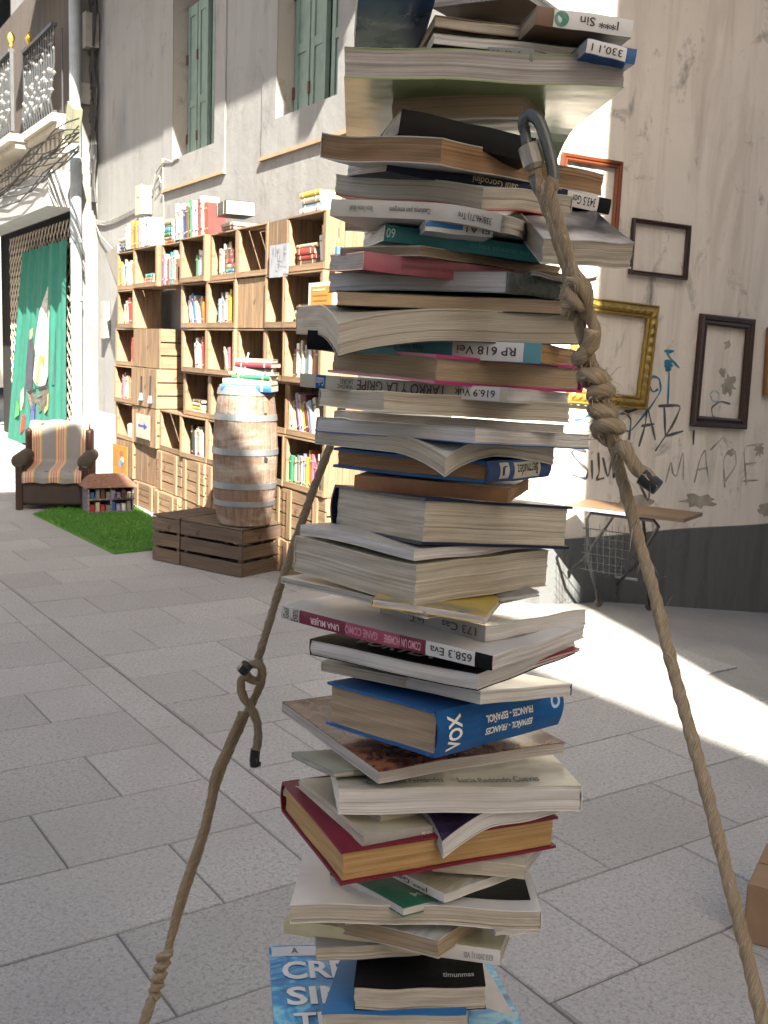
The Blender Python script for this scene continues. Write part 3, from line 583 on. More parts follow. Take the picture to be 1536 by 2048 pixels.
# ---------------------------------------------------------------- ground
def gp(p, dz=0.0): return Vector((p.x, p.y, hgt(p.x, p.y)+dz))
PA = rad(55.9); BB = -0.59522856
gB = Vector((math.sin(BB), math.cos(BB), 0)); gA = Vector((math.cos(BB), -math.sin(BB), 0))
g = MB()
xs = [-60, -30, -16] + [-10+i*0.5 for i in range(47)] + [20, 35, 60]; ys = [-60, -30, -12] + [-6+i*0.5 for i in range(49)] + [24, 35, 60]
for j in range(len(ys)-1):
    for i in range(len(xs)-1):
        g.face([Vector((x, y, hgt(x, y)-0.006)) for x, y in ((xs[i], ys[j]), (xs[i+1], ys[j]), (xs[i+1], ys[j+1]), (xs[i], ys[j+1]))])
tag(link('ground', g, CONC, merge=True), kind='structure')
g = MB(); g.tone = []; rs = random.Random(3); B0, PB = 1.705, 0.4093
def slab(a0, a1, b0, b1):
    gap = 0.0028; pts = []
    c = gA*((a0+a1)/2) + gB*((b0+b1)/2)
    if (c-P_R).dot(dR) > -0.35 and (c-P_R).dot(nR) < 3.4: return
    if (c-E_C).dot(nL) < -0.4 and (c-P_R).dot(nR) < 0: return
    if c.y < -3 or c.length > 22 or abs(c.x) > 8: return
    tone = rs.uniform(.78, .92); dz = rs.uniform(-.0012, .0012)
    lo = [(a0+gap, b0+gap), (a1-gap, b0+gap), (a1-gap, b1-gap), (a0+gap, b1-gap)]
    e = 0.0025; hi = [(a0+gap+e, b0+gap+e), (a1-gap-e, b0+gap+e), (a1-gap-e, b1-gap-e), (a0+gap+e, b1-gap-e)]
    L_ = [gp(gA*a+gB*b, -0.005) for a, b in lo]; H_ = [gp(gA*a+gB*b, dz) for a, b in hi]
    n0 = len(g.v); g.face(H_)
    for q in range(4): g.face([L_[q], L_[(q+1) % 4], H_[(q+1) % 4], H_[q]])
    g.tone += [tone]*(len(g.v)-n0)
for k in range(-14, 50):
    b0 = B0+PB*k; off = 0.0 if k % 2 == 0 else 0.3125
    for i in range(-14, 30):
        a0 = 2.015-0.625*20+off+0.625*i+0.625*6
        for s0, s1 in ((a0, a0+0.625),):
            if s0 >= 1.69-1e-3: slab(s0, s1, b0, b0+PB)
            elif s1 > 1.70: slab(1.695, s1, b0, b0+PB)
    # the left field, beyond the narrow strip
    offl = 0.0 if k % 2 == 1 else 0.3145
    for i in range(-16, 3):
        a0 = 0.904+offl+0.629*i
        if a0 >= 1.53-0.02: continue
        slab(a0, min(a0+0.629, 1.53), b0, b0+PB)
k = -14
while k < 30: slab(1.53, 1.692, 1.2+k*0.9, 1.2+(k+1)*0.9); k += 1
tag(link('pavement', g, SLAB), kind='structure')
g = MB(); c = gA*2+gB*5
for a0, a1, b0, b1 in ((-7, 1.53, -4, 21), (1.53, 1.69, -4, 21), (1.69, 7, -4, 21)):
    n_ = 30
    for i in range(n_):
        for j in range(n_):
            q = [gA*(a0+(a1-a0)*x/n_)+gB*(b0+(b1-b0)*y/n_) for x, y in ((i, j), (i+1, j), (i+1, j+1), (i, j+1))]
            m_ = (q[0]+q[2])*.5
            if (m_-P_R).dot(dR) > -0.5: continue
            g.face([gp(p, -0.0045) for p in q])
tag(link('joints', g, JOINT), kind='structure')
# ---------------------------------------------------------------- facade on the left of the corner
LS1 = 6.50
def wall_with_holes(mb, x0, x1, y0, y1, holes, fn, step=0.6):
    xs = sorted(set([x0, x1] + [h[0] for h in holes] + [h[1] for h in holes])); ys = sorted(set([y0, y1] + [h[2] for h in holes] + [h[3] for h in holes]))
    for i in range(len(xs)-1):
        for j in range(len(ys)-1):
            cx, cy = (xs[i]+xs[i+1])/2, (ys[j]+ys[j+1])/2
            if any(h[0] < cx < h[1] and h[2] < cy < h[3] for h in holes): continue
            mb.face([fn(xs[i], ys[j]), fn(xs[i+1], ys[j]), fn(xs[i+1], ys[j+1]), fn(xs[i], ys[j+1])])
bl = thing('corner_building', 'white rendered corner building with green shuttered windows and stained side wall', 'building', E_C+Vector((0, 0, 0)))
HB = 5.75
win = [(3.14, 4.12), (1.06, 1.98)]   # window openings along the facade
wz0, wz1 = 3.14, 4.75
door = (2.86, 3.60, 0.0, 1.95)
m = MB(); holes = [(a, b, wz0, wz1) for a, b in win] + [door]
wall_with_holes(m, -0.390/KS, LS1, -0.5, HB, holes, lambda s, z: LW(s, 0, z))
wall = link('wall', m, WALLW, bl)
rd = 0.26
for a, b, z0, z1 in [(a, b, wz0, wz1) for a, b in win]+[door]:
    m = MB()
    m.face([LW(a, 0, z0), LW(a, -rd, z0), LW(a, -rd, z1), LW(a, 0, z1)]); m.face([LW(b, 0, z0), LW(b, -rd, z0), LW(b, -rd, z1), LW(b, 0, z1)])
    if z0 > 1: m.face([LW(a, 0, z0), LW(b, 0, z0), LW(b, -rd, z0), LW(a, -rd, z0)])
    m.face([LW(a, 0, z1), LW(b, 0, z1), LW(b, -rd, z1), LW(a, -rd, z1)]); link('reveal', m, WALLS, bl, merge=True)
# raised plain bands round the windows
for a, b in win:
    m = MB(); p = 0.012; w = 0.22
    m.box(LW(a-w, 0.0, wz0-0.235), dLk*(b-a+2*w+0.02), nL*p, Vector((0, 0, KS*(0.235))))
    m.box(LW(a-w, 0.0, wz0), dLk*w, nL*p, Vector((0, 0, KS*(wz1-wz0)))); m.box(LW(b, 0.0, wz0), dLk*(w+0.02), nL*p, Vector((0, 0, KS*(wz1-wz0))))
    link('window_surround', m, WALLW, bl)
    m = MB(); m.box(LW(a-w-.01, 0.0, wz0-0.262), dLk*(b-a+2*w+0.04), nL*0.03, Vector((0, 0, KS*(0.026)))); link('sill_edge', m, m_simple('sill_brown', (.30, .22, .14), .8), bl)
# shutters stand half open in the reveals
def leaf(par, base, along, w, z0, z1, mat=SHUT):
    t_ = along.cross(Vector((0, 0, 1))).normalized(); m = MB(); fr = 0.055
    o = Vector(base); 
    for (x0, x1, a0, a1, d) in ((0, fr, z0, z1, .036), (w-fr, w, z0, z1, .036), (fr, w-fr, z0, z0+.09, .034), (fr, w-fr, z1-.09, z1, .034), (fr, w-fr, z0+(z1-z0)*.44, z0+(z1-z0)*.44+.07, .034)):
        m.box(o+along*x0+Vector((0, 0, a0)), along*(x1-x0), t_*d, Vector((0, 0, a1-a0)))
    m.box(o+along*fr+Vector((0, 0, z0+.09))+t_*.010, along*(w-2*fr), t_*.014, Vector((0, 0, z1-z0-.18)))
    return link('shutter', m, mat, par)
rust = m_simple('rusty_iron', (.10, .035, .02), .9)
for (a, b) in win:
    al1 = (-dL*0.96 - nL*0.28).normalized(); al2 = (-dL*0.80+nL*0.6).normalized()
    s1 = leaf(bl, LW(b-0.03, -0.16, 0), (-dL).normalized(), 0.24, wz0+.01, wz1-.01)
    s2 = leaf(bl, LW(b-0.275, -0.16, 0), -dL, 0.24, wz0+.01, wz1-.01)
    s3 = leaf(bl, LW(b-0.53, -0.19, 0), -dL, 0.22, wz0+.01, wz1-.01)
    s4 = leaf(bl, LW(b-0.76, -0.19, 0), -dL, max(.16, b-a-0.78), wz0+.01, wz1-.01)
    for s_, sh in ((b-.03, s1), (b-.27, s2)):
        for z in (wz0+.14, wz0+.8):
            m = MB(); m.box(LW(s_-.012, -.125, z), dLk*.024, nL*.012, Vector((0, 0, KS*(.08)))); link('hinge', m, rust, sh)
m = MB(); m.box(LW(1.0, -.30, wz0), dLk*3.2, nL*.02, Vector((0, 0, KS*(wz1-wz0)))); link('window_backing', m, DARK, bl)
# eave
m = MB(); m.box(LW(-1.7, 0.95, HB-.02), dLk*(LS1+2.1), -nL*1.4, Vector((0, 0, KS*(.10)))); m.box(LW(-1.7, 0.99, HB+.08), dLk*(LS1+2.1), -nL*8, Vector((0, 0, KS*(.05))))
roof = link('roof', m, m_simple('roof_tile', (.32, .15, .09), .85), bl)
m = MB(); m.box(LW(-1.38, .95, HB-.5), dLk*.16, -nL*.12, Vector((0, 0, .5))); m.box(LW(-1.6, .95, HB-.16), dLk*.55, -nL*.14, Vector((0, 0, .16))); m.box(LW(-1.48, .95, HB-.32), dLk*.34, -nL*.13, Vector((0, 0, .17))); link('shadow_spike_block', m, GREYP, roof)  # unseen stepped block added under the eave to cast a pointed shadow
# pale dado at the far end and door
m = MB(); m.box(LW(4.72, 0.0, -.5), dLk*(LS1-4.72), nL*.012, Vector((0, 0, KS*(1.28)))); link('dado', m, DADOB, bl)
m = MB(); m.box(LW(door[0], -.25, 0), dLk*(door[1]-door[0]), -nL*.03, Vector((0, 0, KS*(door[3]))))
dr = link('door', m, m_simple('dark_door', (.035, .033, .03), .5), bl)
m = MB(); m.box(LW(door[0]+.02, -.24, .95), dLk*.30, nL*.03, Vector((0, 0, KS*(.06)))); m.box(LW(door[1]-.14, -.24, 0), dLk*.06, nL*.035, Vector((0, 0, KS*(door[3])))); link('door_frame', m, WHITEP, dr)
# side wall of the corner building
tE = (E_C-P_R).dot(dR)
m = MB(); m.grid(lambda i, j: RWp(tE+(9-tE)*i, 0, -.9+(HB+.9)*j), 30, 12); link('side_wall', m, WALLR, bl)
m = MB()
m.grid(lambda i, j: RWp(tE+(9-tE)*i, 0.022-.010*j, -.9+1.30*j+.006*math.sin(i*40)), 60, 4); m.grid(lambda i, j: RWp(tE+(9-tE)*i, .012*j, .40+.004*(1-j)+.006*math.sin(i*40)), 60, 1); link('side_dado', m, DADO, bl)
m = MB()
rs = random.Random(5)
patch = m_simple('bare_render_patch', (.30, .27, .22), .95, 0, 40, .8, .3)
for (cx, cy, rw, rh) in ((1275, 1000, 34, 12), (1395, 1003, 36, 14), (1330, 1022, 16, 6), (1518, 900, 10, 14), (1462, 905, 8, 8), (1455, 690, 7, 10), (1457, 770, 14, 22), (1445, 745, 6, 12), (1240, 1020, 18, 5), (1530, 1020, 14, 12)):
    pts = []
    for k in range(18):
        th = 2*math.pi*k/18; q = rs.uniform(.55, 1.25); t_, z_ = Rpx(cx+rw*q*math.cos(th), cy+rh*q*math.sin(th)); pts.append(RWp(t_, .0015, z_))
    m = MB(); m.face(pts); link('bare_patch', m, patch, bl)
# spray-can lettering
def spray(name, strokes, w, mat, off=0.003):
    for st in strokes:
        m = MB()
        P_ = [Rpx(*p) for p in st]; pts = []
        for i in range(len(P_)-1):
            for k in range(6):
                f_ = k/6; pts.append((P_[i][0]*(1-f_)+P_[i+1][0]*f_, P_[i][1]*(1-f_)+P_[i+1][1]*f_))
        pts.append(P_[-1])
        # smooth
        for _ in range(2): pts = [pts[0]] + [((pts[i-1][0]+2*pts[i][0]+pts[i+1][0])/4, (pts[i-1][1]+2*pts[i][1]+pts[i+1][1])/4) for i in range(1, len(pts)-1)] + [pts[-1]]
        n = len(pts)
        for i in range(n-1):
            def side_(k):
                a = pts[max(0, k-1)]; b = pts[min(n-1, k+1)]; dx, dy = b[0]-a[0], b[1]-a[1]; l_ = math.hypot(dx, dy) or 1
                ww = w*(0.8+.3*math.sin(k*.7)); return (-dy/l_*ww/2, dx/l_*ww/2)
            s0, s1 = side_(i), side_(i+1)
            m.face([RWp(pts[i][0]+s0[0], off, pts[i][1]+s0[1]), RWp(pts[i][0]-s0[0], off, pts[i][1]-s0[1]), RWp(pts[i+1][0]-s1[0], off, pts[i+1][1]-s1[1]), RWp(pts[i+1][0]+s1[0], off, pts[i+1][1]+s1[1])])
        link(name, m, mat, bl, merge=True)
SPB = m_simple('black_spray', (.085, .083, .085), .6, 0, 30, .1, .5); SPF = m_simple('faded_black_spray', (.33, .315, .295), .7, 0, 30, .1, .5); SPT = m_simple('teal_spray', (.02, .16, .24), .6, 0, 30, .1, .4)
spray('sprayed_stroke', [[(1250, 820), (1262, 840), (1257, 880)], [(1240, 828), (1275, 818)], [(1277, 893), (1290, 850), (1294, 812), (1303, 850), (1310, 880)], [(1282, 852), (1308, 848)],
    [(1316, 812), (1363, 810), (1345, 850), (1310, 902)], [(1328, 815), (1330, 870)], [(1332, 872), (1366, 862)],
    [(1172, 903), (1150, 898), (1142, 905), (1158, 925), (1176, 940), (1172, 958), (1145, 950)], [(1183, 920), (1184, 958)], [(1183, 905), (1184, 906)], [(1196, 905), (1198, 945), (1192, 960), (1208, 956)], [(1205, 915), (1215, 958), (1224, 915), (1226, 960), (1236, 925)],
    [(1278, 965), (1296, 1005), (1300, 975)], [(1387, 860), (1386, 890)]], .020, SPB)
spray('sprayed_stroke', [[(1330, 965), (1342, 920), (1344, 945), (1352, 955), (1366, 898), (1366, 960)], [(1388, 965), (1400, 915), (1410, 898), (1412, 930), (1418, 965)], [(1392, 940), (1416, 935)],
    [(1449, 975), (1446, 920), (1455, 902), (1470, 905), (1472, 930), (1450, 962)], [(1492, 970), (1486, 892), (1526, 888)], [(1490, 928), (1512, 925)], [(1486, 962), (1516, 960)], [(1420, 900), (1445, 875)]], .014, SPF)
spray('sprayed_stroke', [[(1460, 808), (1440, 802), (1422, 815), (1425, 835), (1452, 838)]], .013, SPB)
spray('sprayed_stroke', [[(1148, 840), (1165, 838), (1180, 828)], [(1215, 812), (1255, 870), (1300, 815), (1322, 780), (1318, 756), (1305, 752), (1296, 768), (1305, 785), (1316, 778)], [(1335, 808), (1338, 740), (1334, 728)], [(1328, 702), (1350, 702), (1332, 706), (1345, 722), (1358, 736)]], .017, SPT)
spray('sprayed_stroke', [[(1328, 724), (1344, 724)], [(1328, 731), (1345, 731)], [(1330, 738), (1342, 738)]], .03, SPT, .0035)
spray('sprayed_stroke', [[(1420, 790), (1424, 802), (1436, 804), (1438, 788), (1428, 780), (1419, 788)]], .012, m_simple('faded_teal_spray', (.25, .38, .42), .7))
# ---------------------------------------------------------------- neighbouring facade with balcony and rolling grille
OF = 0.24
nb = thing('balcony_house', 'pale stone house with an iron balcony above a shop closed by a rolling grille', 'building', LW(7.5, OF, 0))
m = MB(); sh = (6.62, 11.8, .02, 2.92)
wall_with_holes(m, LS1, 20, -.5, 9.0, [sh, (7.6, 8.6, 3.6, 6.2), (9.6, 10.6, 3.6, 6.2)], lambda s, z: LW(s, OF, z))
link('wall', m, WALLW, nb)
m = MB(); m.face([LW(LS1, OF, -.5), LW(LS1, -.1, -.5), LW(LS1, -.1, 9), LW(LS1, OF, 9)]); link('end_wall', m, m_wall('grimy_end_render', (.20, .195, .185), (.13, .12, .11), .6, .6, .8), nb)
m = MB(); m.box(LW(LS1+.01, OF, 3.86), dLk*13, nL*.02, Vector((0, 0, KS*(1.7)))); link('upper_wall_shade', m, m_wall('painted_shade_render', (.12, .10, .085), (.06, .05, .045), .4, .4, .6), nb)  # panel over the upper wall; shade behind the balcony is put into its brown
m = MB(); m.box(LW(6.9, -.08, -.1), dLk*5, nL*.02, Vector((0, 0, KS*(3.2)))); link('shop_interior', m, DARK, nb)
m = MB(); m.box(LW(7.5, -.02, 3.5), dLk*4, nL*.02, Vector((0, 0, KS*(3)))); link('window_backing', m, m_simple('dark_curtain', (.05, .05, .045), .7), nb)
m = MB(); m.face([LW(sh[0], OF, sh[2]), LW(sh[0], -.1, sh[2]), LW(sh[0], -.1, sh[3]), LW(sh[0], OF, sh[3])]); m.box(LW(sh[0], -.1, -.06), dLk*(sh[1]-sh[0]), nL*(OF+.12), Vector((0, 0, KS*(.12)))); link('doorstep', m, STONE, nb)
m = MB(); m.box(LW(LS1+.03, OF, 2.93), dLk*8, nL*.31, Vector((0, 0, KS*(.37)))); link('canopy_slab', m, WHITEP, nb)
m = MB()
m.box(LW(LS1+.02, OF, 3.32), dLk*8, nL*.06, Vector((0, 0, KS*(.16))), rough=.004)
for k in range(26): m.box(LW(LS1+.08+k*.2, OF+.002, 3.48), dLk*.11, nL*(.12), Vector((0, 0, KS*(.24))))
m.box(LW(LS1+.02, OF, 3.72), dLk*1.42, nL*.20, Vector((0, 0, KS*(.07)))); m.box(LW(LS1+.02, OF, 3.79), dLk*1.46, nL*.26, Vector((0, 0, KS*(.08))))
m.box(LW(LS1+1.42, OF, 3.70), dLk*5, nL*.34, Vector((0, 0, KS*(.07)))); m.box(LW(LS1+1.38, OF, 3.77), dLk*5, nL*.42, Vector((0, 0, KS*(.08))))
link('balcony_floor', m, STONE, nb)
# railing
rail = MB(); orn = MB(); zb = 3.87
AGED = m_simple('aged_grey_ornament', (.17, .165, .16), .6); IRON = m_simple('grey_iron', (.085, .09, .095), .45, .5)
bal = thing('balcony_railing', 'wrought-iron balcony railing with scrolls and two golden finials, upper left', 'railing', LW(7.4, OF+.2, zb))
def bars(s0, s1, o, n):
    for k in range(n):
        s = s0+(s1-s0)*k/(n-1); br = MB()
        br.tube([LW(s, o+.02, zb), LW(s, o+.05, zb+.14), LW(s, o+.02, zb+.35), LW(s, o, zb+.5), LW(s, o, zb+.86)], .011, 5)
        for zz, r_ in ((.18, .034), (.30, .026), (.44, .030), (.66, .030), (.76, .024)):
            zz += .05*math.sin(k*2.4+zz*9); r_ *= .75+.35*math.sin(k*1.7+zz*30)**2
            c = LW(s, o+.03*(zz < .4), zb+zz); br.lathe(c, [(.002, -r_*1.3), (r_, 0), (.002, r_*1.3)], 6, mi=1)
            if zz in (.18, .66, .44):
                for sg in (-1, 1): br.tube([c, c+dL*sg*.03+Vector((0, 0, .03)), c+dL*sg*.055, c+dL*sg*.035-Vector((0, 0, .025))], .008, 5, mi=1)
        link('baluster', br, [IRON, AGED], bal)
def rails(s0, s1, o):
    rail.box(LW(s0, o-.02, zb), dLk*(s1-s0), nL*.035, Vector((0, 0, KS*(.03)))); rail.box(LW(s0, o-.035, zb+.86), dLk*(s1-s0), nL*.07, Vector((0, 0, KS*(.035))))
bars(LS1+.06, LS1+1.36, OF+.22, 13); rails(LS1+.04, LS1+1.42, OF+.22); bars(LS1+1.44, LS1+5, OF+.38, 30); rails(LS1+1.40, LS1+5, OF+.38)
for o_ in (OF+.05, OF+.13): 
    rail.tube([LW(LS1+.06, o_, zb), LW(LS1+.06, o_, zb+.86)], .0085, 5)
for s_, o_ in ((LS1+1.40, OF+.38), (LS1+1.42, OF+.22)): rail.box(LW(s_-.02, o_-.02, zb), dLk*.04, nL*.04, Vector((0, 0, KS*(.9))))
link('handrail', rail, IRON, bal)
for s_, o_ in ((LS1+1.40, OF+.38), (LS1+1.28, OF+.20)):
    m = MB(); c = LW(s_, o_, zb+.90); m.lathe(c, [(.014, 0), (.014, .02), (.028, .03), (.012, .05), (.030, .075), (.045, .115), (.038, .155), (.018, .185), (.003, .20)], 14); link('finial', m, GOLD, bal, smooth=True)
# upper slab seen from below
m = MB(); m.box(LW(LS1-.02, OF, 5.42), dLk*1.5, nL*.45, Vector((0, 0, KS*(.14)))); link('upper_balcony_floor', m, WALLS, nb)
# rolling grille
gr = MB()
s0, s1 = sh[0]+.02, 10.6; pitch = .17; og = .06
nn = int((s1-s0)/pitch)
for k in range(nn+1):
    for sg in (0, 1):
        pts = []
        for j in range(20):
            z = .06+j*.150; ph = (j+sg) % 2; pts.append(LW(s0+k*pitch+(ph-.5)*pitch*.86+pitch*.5, og+.004*sg, z))
        gr.tube(pts,   .0085, 4, cap=False)
one('rolling_grille', gr, m_simple('zinc_grille', (.60, .50, .40), .5, .3), 'diamond-pattern rolling grille drawn across the shop opening behind the green banner', 'grille')
# green banner with a painted figure
bs0, bs1 = 7.42, 9.2; bz0, bz1 = .33, 2.42; bo = .13
tl = Lpx(48, 505, bo); trr = Lpx(133, 478, bo); bll = Lpx(14, 893, bo); br = Lpx(132, 870, bo)
def BN(u, v, off=0.0):   # u 0..1 left to right, v 0..1 bottom to top
    s = (bll[0]*(1-u)+br[0]*u)*(1-v) + (tl[0]*(1-u)+trr[0]*u)*v; z = (bll[1]*(1-u)+br[1]*u)*(1-v)+(tl[1]*(1-u)+trr[1]*u)*v
    return LW(s, bo+off+.018*math.sin(u*26+v*2)*(.3+v)+.01*math.sin(u*61), z)
ban = thing('green_banner', 'green cloth banner painted with a white-gowned figure in a basket boat', 'banner', BN(.5, 0))
m = MB(); m.grid(lambda i, j: BN(i, j), 70, 24); link('cloth', m, m_simple('green_cloth', (.018, .16, .115), .85, 0, 300, .3, .1), ban, smooth=True)
def art(name, poly, mat, off):
    cx = sum(p[0] for p in poly)/len(poly); cy = sum(p[1] for p in poly)/len(poly); m = MB(); n = len(poly)
    for k in range(n):
        a_, b_ = poly[k], poly[(k+1) % n]
        for q in range(6):
            f0, f1 = q/6, (q+1)/6
            def pp(P_, f_): return BN(cx+(P_[0]-cx)*f_, cy+(P_[1]-cy)*f_, off)
            m.face([pp(a_, f0), pp(b_, f0), pp(b_, f1), pp(a_, f1)])
    link(name, m, mat, ban)
art('painted_gown', [(.62, .80), (.70, .66), (.73, .50), (.72, .34), (.66, .28), (.52, .30), (.44, .34), (.46, .44), (.40, .50), (.46, .58), (.52, .68)], m_image('gown_print', [(.60, .60, .58), (.30, .29, .28), (.62, .55, .45), (.66, .66, .66), (.20, .19, .18)], 26, .7, 2), .006)
art('painted_figure', [(.30, .56), (.35, .58), (.40, .50), (.44, .42), (.42, .28), (.30, .27), (.31, .42)], m_simple('figure_dark', (.045, .045, .06), .8), .009)
art('painted_face', [(.32, .60), (.36, .61), (.36, .56), (.33, .55)], m_simple('figure_skin', (.40, .22, .15), .8), .011)
art('painted_boat', [(.34, .28), (.74, .29), (.76, .25), (.68, .17), (.58, .15), (.42, .17)], m_image('boat_print', [(.22, .20, .17), (.08, .07, .06), (.34, .31, .26)], 30, .8, 4), .010)
art('painted_shawl', [(.56, .46), (.62, .44), (.60, .32), (.53, .31)], m_simple('figure_gold', (.42, .28, .07), .8), .012)
art('painted_ring', [(.20, .30), (.27, .31), (.29, .24), (.26, .18), (.20, .19), (.18, .24)], m_image('ring_print', [(.45, .12, .06), (.55, .5, .45), (.4, .1, .05)], 40, .8, 5), .010)
for (x, y, c) in ((.13, .15, (.05, .28, .08)), (.26, .06, (.55, .04, .03)), (.44, .10, (.08, .07, .32)), (.67, .14, (.55, .36, .12))):
    art('painted_book', [(x, y), (x+.085, y+.015), (x+.09, y+.10), (x+.01, y+.095)], m_simple('pb%d' % int(x*100), c, .8), .011)
for (x0, x1, y0, y1) in ((.27, .30, .20, .55), (.78, .83, .28, .60)): art('painted_reeds', [(x0, y0), (x1, y0), ((x0+x1)/2, y1)], m_simple('reed_green', (.03, .12, .10), .8), .005)
# drainpipe, cables, boxes
def pxL(x, y, o=0.0):
    s, z = Lpx(x, y, o); return LW(s, o, z)
m = MB(); pt_ = pxL(151, 300, .29); pb_ = Vector((pt_.x, pt_.y, .0))
m.tube([pb_, pb_+Vector((0, 0, 5.6))], .062, 14)
for z in (.62, 1.98, 2.62, 3.5): m.lathe(pb_+Vector((0, 0, z)), [(.064, 0), (.072, .01), (.072, .05), (.064, .06)], 14)
one('drainpipe', m, m_simple('pale_blue_pipe', (.24, .265, .29), .5), 'pale blue-grey drainpipe running up between the shop grille and the white wall', 'drainpipe')
m = MB(); rs = random.Random(9)
for k in range(26):
    x = 156+k*1.35; pts = []
    for j in range(16):
        y = -30+j*29; pts.append(pxL(x+rs.uniform(-2.5, 2.5)+(6 if 4 < j < 8 else 0)*math.sin(k), y, .06+.03*rs.random()))
    m.tube(pts, .013, 5)
for k in range(14):
    y = 255+k*5; pts = [pxL(-10+j*24, y+95-j*15+rs.uniform(-5, 5)+16*math.sin(j*.8+k), OF+.34+.03*rs.random()) for j in range(8)]; m.tube(pts, .0075, 5)
one('cable_bundle', m, m_simple('black_cable', (.035, .034, .034), .7), 'dark tangle of cables running down beside the drainpipe and under the balcony', 'cables')
def wbox(name, label, x, y, w, h, d, tilt=0.0, o=.01, mat=GREYP, rot=0.0):
    c = pxL(x, y, o); a = dL*math.cos(tilt)+Vector((0, 0, math.sin(tilt))); b = Vector((0, 0, math.cos(tilt)))-dL*math.sin(tilt)
    t = thing(name, label, 'junction box', c); m = MB(); m.box(c-a*w/2-b*h/2, a*w, b*h, nL*d); link('case', m, mat, t)
    m = MB(); m.box(c-a*(w/2+.008)-b*(h/2+.008)+nL*d, a*(w+.016), b*(h+.016), nL*.012); m.box(c-a*(w*.3)+b*(h*.1)+nL*(d+.012), a*w*.5, b*.01, nL*.003); link('lid', m, mat, t); return t
wbox('junction_box', 'tall pale meter box on the wall at the very top, beside the cables', 194, 66, .17, .36, .14)
wbox('junction_box', 'open grey junction box with wires showing, halfway up the cable bundle', 190, 192, .20, .22, .22, .1, mat=GREYP)
wbox('junction_box', 'tilted olive-grey box hanging off the drainpipe below the balcony', 157, 248, .20, .36, .10, .5, .42, m_simple('olive_plastic', (.22, .22, .15), .5))
wbox('junction_box', 'beige junction box low on the drainpipe corner, level with the canopy', 166, 392, .20, .24, .13, .06, .02, m_simple('beige_plastic', (.30, .28, .24), .5))
wbox('junction_box', 'pale junction box on the sunny wall under the first window', 298, 402, .18, .27, .10, 0, .01, m_simple('cream_plastic', (.32, .31, .27), .5))
wbox('meter_cabinet', 'small beige intercom cabinet on the white wall beside the crate shelves', 217, 640, .10, .40, .06, 0, .01, m_simple('beige_plastic', (.30, .28, .24), .5))
m = MB()
for k in range(3): m.tube([pxL(178+i*15, 436+[0, 6, 8, 4, -2, -10, -18, -27][i]+k*3, .02) for i in range(8)], .006, 5)
m.tube([pxL(325, 318, .03), pxL(322, 330, .03), pxL(312, 345, .03), pxL(306, 375, .03), pxL(303, 385, .03)], .008, 5); m.tube([pxL(328, 322, .03), pxL(318, 350, .03), pxL(322, 365, .03), pxL(310, 380, .03)], .006, 5)
m.tube([pxL(326, 320, .02), pxL(327, 420, .02), pxL(327, 470, .02)], .006, 5); m.tube([pxL(190, 445, .02), pxL(200, 470, .03), pxL(226, 498, .05)], .006, 5); m.tube([pxL(328, 318, .03), pxL(345, 324, .02), pxL(358, 316, .02)], .006, 5)
one('wall_wires', m, m_simple('grey_wire', (.30, .28, .26), .7), 'thin grey wires looping over the white wall above the crates', 'wires')
# ---------------------------------------------------------------- town houses behind the camera (they cast the street's shade)
def block(name, label, corner, e1, l1, e2, l2, h, mat):
    t = thing(name, label, 'building', corner); m = MB(); c = Vector(corner)
    m.box(c, e1*l1, e2*l2, Vector((0, 0, h))); w = link('wall', m, mat, t)
    m = MB(); m.box(c-e1*.12-e2*.12+Vector((0, 0, h)), e1*(l1+.24), e2*(l2+.24), Vector((0, 0, .25))); link('roof', m, m_simple('roof_tile', (.32, .15, .09), .85), t)
    for i in range(int(l1/2.2)):
        for z in range(int(h/3)):
            m = MB(); p = c+e1*(1+i*2.2)+Vector((0, 0, 1.1+z*3)); m.box(p-e2*.02, e1*.95, -e2*.02, Vector((0, 0, 1.4))); link('window', m, m_simple('window_glass_dark', (.05, .06, .07), .15), t)
    return t
a1 = Vector((-.829, -.559, 0)); a2 = Vector((.559, -.829, 0))
FA = Vector((-3.06, 10.25, 0)) + lh*.65 - lh*13.2; hA = 13.2*math.tan(rad(SUN_EL))
block('town_house', 'tall ochre town house behind the photographer, shading the square', FA, a1, 22, a2, 12, hA-.25, OCHRE)
KC = Vector((P_R.x+.07, P_R.y, 0)) - lh*8.0
block('town_house', 'ochre town house behind the photographer on the right of the alley', KC, -a1, 16, a2, 12, 12.5, OCHRE)
block('town_house', 'ochre town house on the opposite side of the street, left beyond the picture', Vector((-9.5, 11.5, 0)), dL, 14, -nR.cross(Vector((0, 0, 1))).normalized()*0+nL, 8, 8.5, OCHRE)
block('town_house', 'ochre town house closing the far end of the street', Vector((-30, 30, 0)), Vector((1, 0, 0)), 18, Vector((0, 1, 0)), 8, 9.5, OCHRE)
